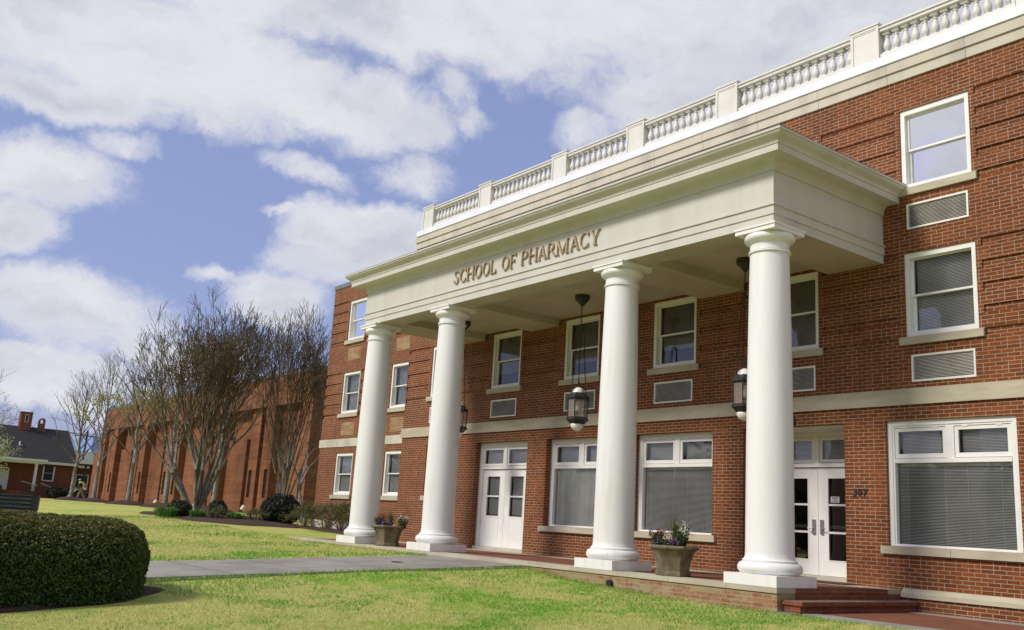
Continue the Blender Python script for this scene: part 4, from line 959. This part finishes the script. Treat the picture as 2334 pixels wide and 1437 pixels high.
for (x, y, A, B_) in ((-9.06, -3.02, 'the planter beside the nearest column', 1), (-18.62, -3.02, 'the planter between the two leftmost columns', 2)):
    ux, uy = (.615, .786)     # towards the right as seen from the lawn
    flowers('snapdragons', 'dark red snapdragons on the left side of ' + A, 'flowers', x - ux * .27, y - uy * .27, .46, .12, .30 if B_ == 1 else .28, 18, 12, 'red_flower')
    flowers('pansies', 'low purple pansies in the middle of ' + A, 'flowers', x - ux * .02 - .02, y - uy * .02 - .1, .46, .17, .12, 26, 20, 'purple_flower')
    if B_ == 1:
        flowers('snapdragons', 'white snapdragons rising in ' + A, 'flowers', x + ux * .13, y + uy * .13, .46, .13, .42, 30, 14, 'white_flower')
    else:
        flowers('snapdragons', 'creamy white snapdragons leaning out right of ' + A, 'flowers', x + ux * .33, y + uy * .33, .44, .10, .30, 16, 9, 'white_flower')
    V = []
    for i in range(170):
        a, q = rng.uniform(0, 6.28), rng.uniform(0, .06); th = abs(rng.normal()) * .32; L = (.55 if B_ == 1 else .42) * rng.uniform(.5, 1.05); p0 = np.array([x + .02 + q * math.cos(a), y + .03 + q * math.sin(a), .45]); dx = np.array([math.cos(a), math.sin(a), 0]); sd_ = np.array([-dx[1], dx[0], 0]) * .0032
        p1 = p0 + dx * L * th * .4 + np.array([0, 0, L * .6]); p2 = p0 + dx * L * th + np.array([0, 0, L]); V += [p0 - sd_, p0 + sd_, p1 + sd_, p1 - sd_, p1 - sd_, p1 + sd_, p2 + sd_ * .3, p2 - sd_ * .3]
    tag(fast('ornamental_grass', np.array(V), 'shrub_leaf'), 'spiky ornamental grass in the centre of ' + A, 'plant')

# ------------------------------------------------------------------ brick annex beyond the wing
AX = thing('brick_annex', 'long flat-roofed orange brick annex with tall fins and slot windows', 'building', (-64, 12, .4))
AY, ATOP, AOP, ax0, ax1 = 7.2, 8.35, 6.65, -84.7, -44.7
mb = MB(); g0 = .0
mb.quad((ax0, AY, AOP), (ax1, AY, AOP), (ax1, AY, ATOP), (ax0, AY, ATOP))                       # band over the fins
mb.quad((ax1, AY, g0), (ax1, AY + 16, g0), (ax1, AY + 16, ATOP), (ax1, AY, ATOP)); mb.quad((ax0, AY + 16, g0), (ax0, AY, g0), (ax0, AY, ATOP), (ax0, AY + 16, ATOP))
mb.quad((ax0, AY, ATOP - .05), (ax1, AY, ATOP - .05), (ax1, AY + 16, ATOP - .05), (ax0, AY + 16, ATOP - .05)); mb.quad((ax1, AY + 16, g0), (ax0, AY + 16, g0), (ax0, AY + 16, ATOP), (ax1, AY + 16, ATOP))
mb.box(ax1 - 1.25, ax1 - .003, AY, AY + .9, g0, AOP); mb.box(ax0 + .003, ax0 + .9, AY, AY + .9, g0, AOP)
mb.quad((ax0, AY, AOP), (ax0, AY + .9, AOP), (ax1, AY + .9, AOP), (ax1, AY, AOP))
DW_, DS = .45, .95                                                                               # depth of the wide panels and of the slot bays
slots = []; piers = []
for k in range(6):
    xm = -51.95 - 7.75 * k                                                                        # right edge of the middle fin
    if k > 4: break
    for p0, p1, dp, w0, w1 in ((xm - 1.30, xm, .30, xm - 1.08, xm - .62), (xm + 1.25, xm + 2.6, .0, xm + 1.85, xm + 2.33)):
        if p1 > ax1 - 1.3: continue
        mb.box(p0, w0, AY + dp, AY + DS, g0, AOP - .002); mb.box(w1, p1, AY + dp, AY + DS, g0, AOP - .002)
        mb.box(w0, w1, AY + dp, AY + DS, g0, 1.38); mb.box(w0, w1, AY + dp, AY + DS, 3.0, AOP - .002); piers.append((w0, w1, AY + dp + .10))
    mb.box(xm - 5.35, xm - 2.2, AY + DW_, AY + DS, g0, 4.9)                                      # wide panel stops below the open band
    mb.box(xm - 5.35, xm - 2.2, AY + DW_ + .25, AY + DS, 4.9, AOP - .002)
    slots += [(xm - 2.0, xm - 1.4, 3.4, 6.4), (xm + .3, xm + 1.1, 3.4, 6.4)]
mb.box(-49.35, -46.9, AY + DW_, AY + DS, g0, AOP - .002); slots += [(-48.3, -46.1, 4.9, 6.5)]; piers.append((-45.55, -45.1, AY - .004))
hfwall(mb, ax0, ax1, g0, AOP, AY + DS, [(a, b, c, d, .25, False) for a, b, c, d in slots])
obj('wall', mb, 'brick_annex', AX)
mb = MB().box(ax0 - .04, ax1 + .04, AY - .04, AY + .4, ATOP, 8.6).box(ax1 - .3, ax1 + .04, AY + .4, AY + 16, ATOP, 8.6); obj('coping', mb, 'coping', AX)
for a, b, c, d in slots: obj('slot_window', MB().box(a, b, AY + DS + .15, AY + DS + .2, c, d), 'dark' if c < 4 else 'glass_dark', AX)
for a, b, y in piers: obj('slot_window', MB().box(a, b, y, y + .05, 1.38, 3.0), 'dark', AX)
for (x, y) in ((-52.0, 6.9), (-59.9, 6.9), (-67.8, 6.9)):
    g = float(tz(x, y)); tt = thing('ground_spotlight', 'x', 'spotlight', (x, y, g), 'small white spotlights at the foot of the annex')
    obj('housing', MB().tube([(x, y, g + .2), (x + .1, y + .1, g + .42)], .11, 10), 'white', tt); obj('stake', MB().tube([(x, y, g), (x, y, g + .22)], .03, 6), 'black', tt)
    tt['label'] = {-52.0: 'small white ground spotlight at the foot of the annex right of the broad vase-shaped tree', -59.9: 'small white ground spotlight at the annex just left of the broad vase-shaped tree', -67.8: 'small white ground spotlight at the annex, farthest left, under the budding tree'}[x]

# ------------------------------------------------------------------ house with a dark roof, far left
H = thing('house', 'single-storey brown brick house with a steep dark shingle roof and two chimneys', 'house', (-104, -2, .5))
hx, y0_, y1_ = -100.0, -14.0, 8.9
mb = MB(); mb.box(hx - 8, hx, y0_, y1_, .2, 3.95); mb.add([(hx - 8, y1_, 3.95), (hx, y1_, 3.95), (hx - 4, y1_ - .2, 7.3)], [(0, 1, 2)]); obj('wall', mb, 'brick_house', H)
mb = MB(); mb.add([(hx + .55, y0_, 4.15), (hx + .55, y1_ + .25, 4.15), (hx - 4, y1_ - .1, 7.55), (hx - 4, y0_, 7.55), (hx - 8.55, y1_ + .25, 4.15), (hx - 8.55, y0_, 4.15), (hx + .55, y0_, 4.0), (hx + .55, y1_ + .25, 4.0), (hx - 8.55, y1_ + .25, 4.0), (hx - 8.55, y0_, 4.0)],
                 [(0, 1, 2, 3), (2, 4, 5, 3), (1, 4, 2), (0, 6, 7, 1), (1, 7, 8, 4), (6, 9, 8, 7)]); rf = obj('roof', mb, 'shingle', H)
obj('fascia', MB().box(hx + .42, hx + .60, y0_, y1_ + .3, 3.86, 4.1).box(hx + .1, hx + .6, y1_ + .3, y1_ + 1.3, 3.75, 4.05), 'palegreen', H)
mb = MB().box(hx - 4.5, hx - 3.5, 4.05, 5.1, 6.9, 8.9).box(hx - 4.55, hx - 3.45, 4.0, 5.15, 8.9, 9.0); c_ = obj('chimney', mb, 'brick_house', H); obj('louvre', MB().box(hx - 3.5, hx - 3.44, 4.42, 4.75, 7.95, 8.75), 'palegreen', H); obj('louvre', MB().box(hx - 3.44, hx - 3.42, 4.47, 4.70, 8.0, 8.7), 'dark', H)
mb = MB().box(hx - 4.3, hx - 3.7, 5.85, 6.41, 6.9, 8.0).box(hx - 4.3, hx - 3.7, 5.85, 5.95, 8.0, 8.28).box(hx - 4.3, hx - 3.7, 6.31, 6.41, 8.0, 8.28)
for i in range(8): a, b = math.pi * i / 8, math.pi * (i + 1) / 8; mb.add([(hx - 3.7, 6.13 + r_ * math.cos(t_), 8.27 + r_ * math.sin(t_)) for r_, t_ in ((.17, a), (.28, a), (.28, b), (.17, b))] + [(hx - 4.3, 6.13 + r_ * math.cos(t_), 8.27 + r_ * math.sin(t_)) for r_, t_ in ((.17, a), (.28, a), (.28, b), (.17, b))], [(0, 1, 2, 3), (4, 7, 6, 5), (1, 5, 6, 2), (0, 3, 7, 4)])
obj('chimney', mb, 'brick_house', H)
wq = obj('window', MB().box(hx, hx + .06, 6.15, 7.1, 2.35, 3.65).box(hx, hx + .10, 6.08, 6.2, 2.28, 3.7).box(hx, hx + .10, 7.05, 7.17, 2.28, 3.7).box(hx, hx + .10, 6.1, 7.15, 2.24, 2.34), 'palegreen', H); obj('pane', MB().box(hx + .06, hx + .075, 6.22, 7.03, 2.36, 3.0).box(hx + .06, hx + .075, 6.22, 7.03, 3.04, 3.66), 'dark', wq)
dq = obj('door', MB().box(hx, hx + .09, 2.1, 3.15, 1.2, 3.25), 'palegreen', H)
mb = MB()
for i in range(4): mb.box(hx + .09, hx + .1, 2.25 + .21 * i, 2.40 + .21 * i, 3.02, 3.17)
obj('pane', mb, 'dark', dq)
obj('porch_roof', MB().box(hx + .5, hx + 2.2, -6, 5.95, 3.98, 4.2).box(hx + .1, hx + 2.0, -6, 5.7, 3.78, 3.98), 'palegreen', H)
obj('porch_column', MB().lathe(hx + 1.8, 5.1, [(.17, 1.2), (.15, 1.3), (.13, 3.6), (.17, 3.7), (.17, 3.78)], 16), 'palegreen', H)
obj('porch_floor', MB().box(hx, hx + 2.2, -6, 5.6, .2, 1.18), 'brick_house', H)
obj('roof_vent', MB().box(hx - 1.3, hx - 1.15, 3.85, 3.95, 5.5, 5.9), 'white', H)
def rail(label, x, ya, za, yb, zb):
    t = thing('railing', label, 'railing', (x, ya, .5)); obj('handrail', MB().tube([(x, ya, za), (x, yb, zb)], .035, 6), 'steel', t); mb = MB().tube([(x, ya, za - .85), (x, yb, zb - .85)], .02, 5)
    n = 16
    for i in range(n + 1): f = i / n; y_ = ya + (yb - ya) * f; z_ = za + (zb - za) * f; mb.tube([(x, y_, z_ - .9), (x, y_, z_)], .016, 4)
    obj('balusters', mb, 'black', t)
rail('metal stair railing in front of the porch of the house, left of its white column', hx + 3.0, 3.8, 2.05, 5.2, 1.72); rail('metal stair railing sloping down to the lawn, right of the white porch column', hx + 3.0, 5.45, 2.0, 6.9, 1.45)
L_ = thing('link_building', 'low flat-roofed brick building with white fascia between house and annex', 'building', (-101, 13, .5))
obj('wall', MB().box(hx - 6, hx - .8, 8.95, 24, .2, 4.0), 'brick_house', L_); obj('fascia', MB().box(hx - 6.1, hx + .9, 8.97, 24, 4.15, 4.55), 'palegreen', L_); obj('roof', MB().box(hx - 6, hx + .8, 9.0, 24, 4.0, 4.15), 'dark', L_)
wq = obj('window', MB().box(hx - .8, hx - .72, 9.35, 10.6, 1.6, 3.15), 'palegreen', L_); obj('pane', MB().box(hx - .72, hx - .70, 9.47, 10.48, 1.7, 3.05), 'dark', wq); obj('post', MB().box(hx + .5, hx + .65, 9.75, 9.95, .5, 4.0), 'black', L_)
t = thing('fence', 'black metal rail fence behind the worker near the annex corner', 'fence', (-94, 9.3, .5))
mb = MB()
for z_ in (.75, 1.0, 1.25, 1.5, 1.75): mb.tube([(-94, 7.6, z_), (-94, 11.5, z_)], .03, 4)
obj('rail', mb, 'black', t); mb = MB()
for k in range(5): obj('post', MB().tube([(-94, 7.6 + .97 * k, .5), (-94, 7.6 + .97 * k, 1.85)], .05, 5), 'black', t)
for i, (y_, r_, lb_) in enumerate(((6.9, .8, 'low clipped dark shrub at the foot of the house, left one'), (8.3, .7, 'low clipped dark shrub at the house corner beside the leftmost slim tree'), (10.2, .9, 'low clipped dark shrub just behind the worker'), (1.0, 1.2, 'dark shrub below the front door of the house'))):
    bush(lb_, -97, y_, .8, r_, 1.1 if i < 3 else 1.3, 'dark_leaf', .09, 1500)
# beyond
t = thing('utility_pole', 'dark wooden utility pole beyond the low flat-roofed building', 'pole', (-125, 15.6, .6)); obj('pole', MB().tube([(-125, 15.6, .5), (-125.1, 15.9, 9.1)], [.17, .12], 8), 'pole', t); obj('crossarm', MB().box(-125.1, -124.9, 14.5, 17.1, 8.4, 8.55), 'pole', t)
mb = MB()
for z_, dy in ((8.75, 14.6), (8.7, 15.9), (8.72, 17.0)):
    mb.tube([(-125 + .1 * k, dy - 4.0 * k, z_ + (.02 * k * k - .16 * k)) for k in range(9)], .03, 4)
tag(obj('power_line', mb, 'wire'), 'thin dark power lines crossing the sky behind the house chimneys', 'cable')
t = thing('distant_building', 'distant building with blue panels glimpsed past the utility pole', 'building', (-156, 26, .6)); obj('wall', MB().box(-168, -152, 23.3, 34, .5, 8.0), 'greybldg', t); obj('blue_panel', MB().box(-164, -152.5, 23.6, 33, 8.0, 10.1), 'bluebldg', t)
mb = MB()
for k in range(6): mb.box(-152.0, -151.9, 24 + 1.5 * k, 24.9 + 1.5 * k, 5.9, 6.9)
obj('window', mb, 'dark', t)
t = thing('distant_building', 'distant pale grey block just right of the house roof', 'building', (-150, 20, .6)); obj('wall', MB().box(-160, -147, 16.5, 22.6, .5, 7.6), 'greybldg', t); obj('window', MB().box(-147, -146.9, 19.6, 21.6, 5.0, 6.4), 'brick_house', t)
# unseen tree belt added behind the camera to darken the reflections in the panes
wb = MB(); V = []
for k in range(90):
    x = -190 + 3.1 * k; y = -62 + 5 * mnoise.noise(Vector((k * .3, 0, 0))); hh = 8.5 + 4 * mnoise.noise(Vector((k * .23, 5, 0)))
    P, d = ellipsoid_pts(150, (x, y, hh * .5), (3.2, 2.6, hh * .55), .15, -.9, .25); V.append(leaves(P, .55, d, .3))
    blob(wb, (x, y, hh * .45), (2.5, 1.9, hh * .47), 8, 6, .1)
tag(obj('unseen_tree_belt', wb, 'twig'), kind='stuff'); tag(fast('unseen_belt_foliage', np.concatenate(V), 'round_leaf'), kind='stuff')
hills = MB()
for k in range(60):
    a = R(60 + 200 * k / 59); b = R(60 + 200 * (k + 1) / 59); ha, hb = [5 + 3.0 * mnoise.noise(Vector((math.cos(q) * 6, math.sin(q) * 6, 2))) for q in (a, b)]
    hills.quad((700 * math.cos(a), 700 * math.sin(a), -1), (700 * math.cos(b), 700 * math.sin(b), -1), (760 * math.cos(b), 760 * math.sin(b), hb), (760 * math.cos(a), 760 * math.sin(a), ha))
tag(obj('hills', hills, 'dark_leaf'), kind='structure')

# ------------------------------------------------------------------ utility vehicle (only its black ribbed cargo box shows)
vx, vy = -26.38, -9.75; vg = float(tz(vx, vy)); va = R(76)      # its length runs across the view
UV = thing('utility_vehicle', 'black utility vehicle with a ribbed cargo box behind the hedge at the left edge', 'vehicle', (vx, vy, vg), rz=va)
def uv(n, b, mt, s=False, p=None): return obj(n, b, mt, p or UV, (0, 0, 0), smooth=s, world=False)
zt_ = .735 - vg
bed = MB().box(-1.25, .22, -.62, -.56, zt_ - .40, zt_ - .012).box(-1.27, .25, -.66, -.55, zt_ - .03, zt_).box(-1.25, .22, .56, .62, zt_ - .4, zt_).box(.17, .24, -.62, .62, zt_ - .40, zt_).box(-1.27, -1.21, -.62, .62, zt_ - .4, zt_ + .05).box(-1.25, .22, -.6, .6, zt_ - .44, zt_ - .40)
rb = MB()
for k in range(3): rb.box(-1.2, .08, -.665, -.62, zt_ - .125 - .105 * k, zt_ - .085 - .105 * k)
rb.box(-1.26, .10, -.668, -.66, zt_ - .03, zt_ - .008); uv('rib', rb, 'rib')
bed.box(.08, .25, -.67, -.6, zt_ - .44, zt_ - .03); uv('cargo_box', bed, 'blackplastic')
uv('trim', MB().box(-1.25, .1, -.672, -.66, zt_ - .435, zt_ - .405), 'steel'); uv('tail_light', MB().box(.245, .262, -.66, -.56, zt_ - .16, zt_ - .05), 'red_lens')
uv('chassis', MB().box(-2.9, .2, -.5, .5, .35, .55).box(-3.0, -1.4, -.6, .6, .45, .75), 'blackplastic'); uv('seat', MB().box(-1.75, -1.45, -.55, .55, .75, 1.15).box(-2.1, -1.5, -.55, .55, .68, .80), 'black')
cg = MB()
for s_ in (-1, 1): cg.tube([(-1.38, .6 * s_, .7), (-1.42, .6 * s_, 1.7), (-1.6, .6 * s_, 1.85), (-2.4, .6 * s_, 1.8), (-2.9, .6 * s_, .8)], .03, 8)
uv('roll_cage', cg, 'black')
for xw in (-.35, -2.5):
    for s_ in (-1, 1):
        mbw = MB()
        for i in range(24):
            a, b = 2 * math.pi * i / 24, 2 * math.pi * (i + 1) / 24
            for (r0, q0), (r1, q1) in zip([(.14, .11), (.27, .12), (.30, .07), (.30, -.07), (.27, -.12), (.14, -.11)], [(.27, .12), (.30, .07), (.30, -.07), (.27, -.12), (.14, -.11), (.0, -.11)]):
                mbw.quad((xw + r0 * math.cos(a), .55 * s_ + q0, .30 + r0 * math.sin(a)), (xw + r1 * math.cos(a), .55 * s_ + q1, .30 + r1 * math.sin(a)), (xw + r1 * math.cos(b), .55 * s_ + q1, .30 + r1 * math.sin(b)), (xw + r0 * math.cos(b), .55 * s_ + q0, .30 + r0 * math.sin(b)))
        uv('wheel', mbw, 'black')

# ------------------------------------------------------------------ the worker with a backpack blower
px_, py_ = -80.6, 5.1; pg = float(tz(px_, py_))
def skinned(name, V, E, Rr, mat, parent, sub=2):
    me = bpy.data.meshes.new(name); me.from_pydata(V, E, []); o = bpy.data.objects.new(name, me); COL.objects.link(o)
    o.modifiers.new('s', 'SKIN'); 
    for i, r in enumerate(Rr): me.skin_vertices[0].data[i].radius = (r, r) if not isinstance(r, tuple) else r
    me.skin_vertices[0].data[0].use_root = True
    sb = o.modifiers.new('d', 'SUBSURF'); sb.levels = sub; sb.render_levels = sub; me.materials.append(M[mat])
    dg = bpy.context.evaluated_depsgraph_get(); me2 = bpy.data.meshes.new_from_object(o.evaluated_get(dg)); o.modifiers.clear(); o.data = me2; me2.name = name
    me2.polygons.foreach_set('use_smooth', [True] * len(me2.polygons))
    if not me2.materials: me2.materials.append(M[mat])
    if parent is not None: o.parent = parent
    return o
# figure axes: u = forward (towards the left in the photo), w_ = its left side
PT = thing('person', 'person walking left in tan cap, brown jacket, green high-visibility collar and khaki trousers', 'person', (px_, py_, pg), rz=math.atan2(-.786, -.615) + R(10))
V = [(0, 0, .95), (.02, 0, 1.12), (.08, 0, 1.30), (.14, 0, 1.43), (.19, 0, 1.50), (.23, 0, 1.58), (.25, 0, 1.66),
     (.0, .10, .90), (.16, .11, .52), (.26, .12, .10), (.36, .12, .04), (.0, -.10, .90), (-.10, -.11, .52), (-.36, -.12, .12), (-.28, -.12, .04),
     (.13, .19, 1.40), (.20, .24, 1.14), (.40, .20, .98), (.47, .19, .95), (.13, -.19, 1.40), (.16, -.26, 1.13), (.37, -.20, 1.0), (.44, -.18, .97)]
Ed = [(0, 1), (1, 2), (2, 3), (3, 4), (4, 5), (5, 6), (0, 7), (7, 8), (8, 9), (9, 10), (0, 11), (11, 12), (12, 13), (13, 14), (3, 15), (15, 16), (16, 17), (17, 18), (3, 19), (19, 20), (20, 21), (21, 22)]
Rd = [.13, .14, .155, .12, .06, .095, .075, .095, .068, .045, .04, .095, .068, .045, .04, .065, .05, .038, .04, .065, .05, .038, .04]
skinned('body', V, Ed, Rd, 'skin', PT)
skinned('jacket', [V[i] for i in (0, 1, 2, 3, 15, 16, 17, 19, 20, 21)], [(0, 1), (1, 2), (2, 3), (3, 4), (4, 5), (5, 6), (3, 7), (7, 8), (8, 9)], [.16, .17, .185, .15, .085, .07, .052, .085, .07, .052], 'jacket', PT)
skinned('trousers', [(0, 0, .98), V[7], V[8], V[9], V[11], V[12], V[13]], [(0, 1), (1, 2), (2, 3), (0, 4), (4, 5), (5, 6)], [.155, .12, .09, .07, .12, .09, .07], 'khaki', PT)
skinned('boots', [(.24, .12, .12), (.28, .12, .05), (.42, .12, .04)], [(0, 1), (1, 2)], [.06, .06, .05], 'black', PT, 1); skinned('boots', [(-.36, -.12, .16), (-.33, -.12, .06), (-.20, -.12, .04)], [(0, 1), (1, 2)], [.06, .06, .05], 'black', PT, 1)
obj('vest_collar', MB().lathe(.11, 0, [(.19, 1.36), (.215, 1.40), (.17, 1.49), (.10, 1.52)], 18), 'vest', PT, (0, 0, 0), smooth=True, world=False)
obj('cap', blob(MB(), (.245, 0, 1.67), (.105, .095, .075), 14, 8, 0).box(.30, .42, -.07, .07, 1.645, 1.66), 'cap', PT, (0, 0, 0), smooth=50, world=False)
for s_ in (-1, 1):     # hands: palm, four fingers and a thumb closed round the blower tube
    hx_, hy_, hz_ = (.47, .19, .95) if s_ == 1 else (.44, -.18, .97); hb = MB(); blob(hb, (hx_ + .02, hy_, hz_ - .01), (.045, .022, .04), 10, 6, 0)
    for q in range(4): z_ = hz_ + .025 - q * .018; L = (.07, .078, .072, .058)[q]; hb.tube([(hx_ + .04, hy_, z_), (hx_ + .04 + L * .5, hy_ + .012 * s_, z_ - .005), (hx_ + .04 + L * .7, hy_ - .02 * s_, z_ - .01), (hx_ + .03 + L * .3, hy_ - .035 * s_, z_ - .012)], [.010, .009, .008, .007], 6)
    hb.tube([(hx_ + .0, hy_, hz_ + .03), (hx_ + .03, hy_ - .03 * s_, hz_ + .04), (hx_ + .06, hy_ - .04 * s_, hz_ + .03)], [.012, .010, .008], 6); obj('hand', hb, 'skin', PT, (0, 0, 0), smooth=True, world=False)
BL = thing('backpack_blower', 'orange and white backpack leaf blower worn by the person, tube pointing down left', 'blower', (px_, py_, pg), rz=math.atan2(-.786, -.615) + R(10))
obj('engine', blob(MB(), (-.20, 0, 1.20), (.13, .17, .20), 14, 8, .1), 'orange', BL, (0, 0, 0), smooth=True, world=False); obj('tank', MB().box(-.30, -.10, -.15, .15, .93, 1.06).box(-.13, -.08, -.15, .15, .95, 1.45), 'white', BL, (0, 0, 0), world=False)
obj('blower_tube', MB().tube([(-.15, -.18, 1.0), (.1, -.30, .92), (.45, -.22, .90), (.9, -.2, .45), (1.18, -.2, .18)], [.05, .05, .045, .04, .035], 8), 'greybldg', BL, (0, 0, 0), world=False)

# ------------------------------------------------------------------ grass blades on the nearer lawn
def blades():
    n = 520000
    # denser towards the camera, over the visible wedge of lawn
    r = 7.5 + 32 * rng.random(n) ** 1.5; a = rng.uniform(-.70, .70, n)
    fx, fy = CF.x, CF.y; L = math.hypot(fx, fy); fx, fy = fx / L, fy / L
    x = CP.x + r * (fx * np.cos(a) + fy * np.sin(a)); y = CP.y + r * (fy * np.cos(a) - fx * np.sin(a))
    ok = (y < -3.47) & ~((x > -15.99) & (x < -12.56)) & (x > -40) & ~((x > -13.05) & (x < -10.35) & (y < -10.9)) & (r > 7.5)
    ok |= (y >= -3.47) & (x < -23.6) & (y < .9) & (x > -40) & (x < -31.5)
    ok &= ~((y > -3.36 - .0) & (x > -7))
    x, y, r = x[ok], y[ok], r[ok]
    z = tz(x, y) + .03 * np.sin(x * .9 + 1.3 * np.sin(y * .5)) * np.sin(y * .7 + .4) * np.clip((-4.2 - y) / 2, 0, 1)
    n = len(x); f = np.array([mnoise.noise(Vector((float(a_) * .55, float(b_) * .55, 4))) + .55 * mnoise.noise(Vector((float(a_) * 2.3, float(b_) * 2.3, 9))) for a_, b_ in zip(x, y)])
    edge = np.clip(1 - np.abs(y + 4.2) / 1.8, 0, 1) * (x > -12.4) + np.clip(1 - np.abs(x + 12.2) / 1.3, 0, 1) + np.clip(1 - np.abs(x + 16.4) / .7, 0, 1)
    gm = rng.random(n) < np.clip((1.15 * f + .8 * edge - .16) * 4.0, .05, .97)
    h = rng.uniform(.016, .036, n) * (1 + .25 * gm) * (1 + (r - 8) * .02); th = rng.uniform(0, 6.283, n); ln = rng.uniform(.2, 1.3, n) * h; wd = (.0032 + .00022 * r) * rng.uniform(.7, 1.3, n)
    p = np.stack([x, y, z - .004], 1); s_ = np.stack([np.cos(th), np.sin(th), 0 * th], 1) * wd[:, None]; ph = rng.uniform(0, 6.283, n); tp = p + np.stack([np.cos(ph) * ln, np.sin(ph) * ln, h], 1)
    V = np.stack([p - s_, p + s_, tp], 1)
    for nm, mk, mt in (('grass', ~gm, 'grass_blade'), ('grass', gm, 'green_blade')):
        o = fast(nm, V[mk].reshape(-1, 3), mt, k=3); tag(o, kind='stuff')
blades()

# ------------------------------------------------------------------ brick walk right of the steps
mb = MB().box(-6.23, 9, -2.99, -.46, -.5, -.335); tag(obj('walkway', mb, 'paver'), kind='structure')
mb = MB().box(-6.23, 9, -.457, -.09, -.5, -.328).box(-6.62, -6.236, -3.62, -3.34, -.5, -.335)
for k in range(12): mb.box(-6.23 + 1.3 * k, -6.236 + 1.3 * (k + 1), -3.34, -2.993, -.5, -.328)
tag(obj('walkway_border', mb, 'concrete'), kind='structure')
tag(obj('door_mat', MB().box(-8.7, -7.4, -.48, -.05, .001, .014), 'mat_rubber'), 'dark rubber mat on the porch in front of the entrance doors', 'door mat')
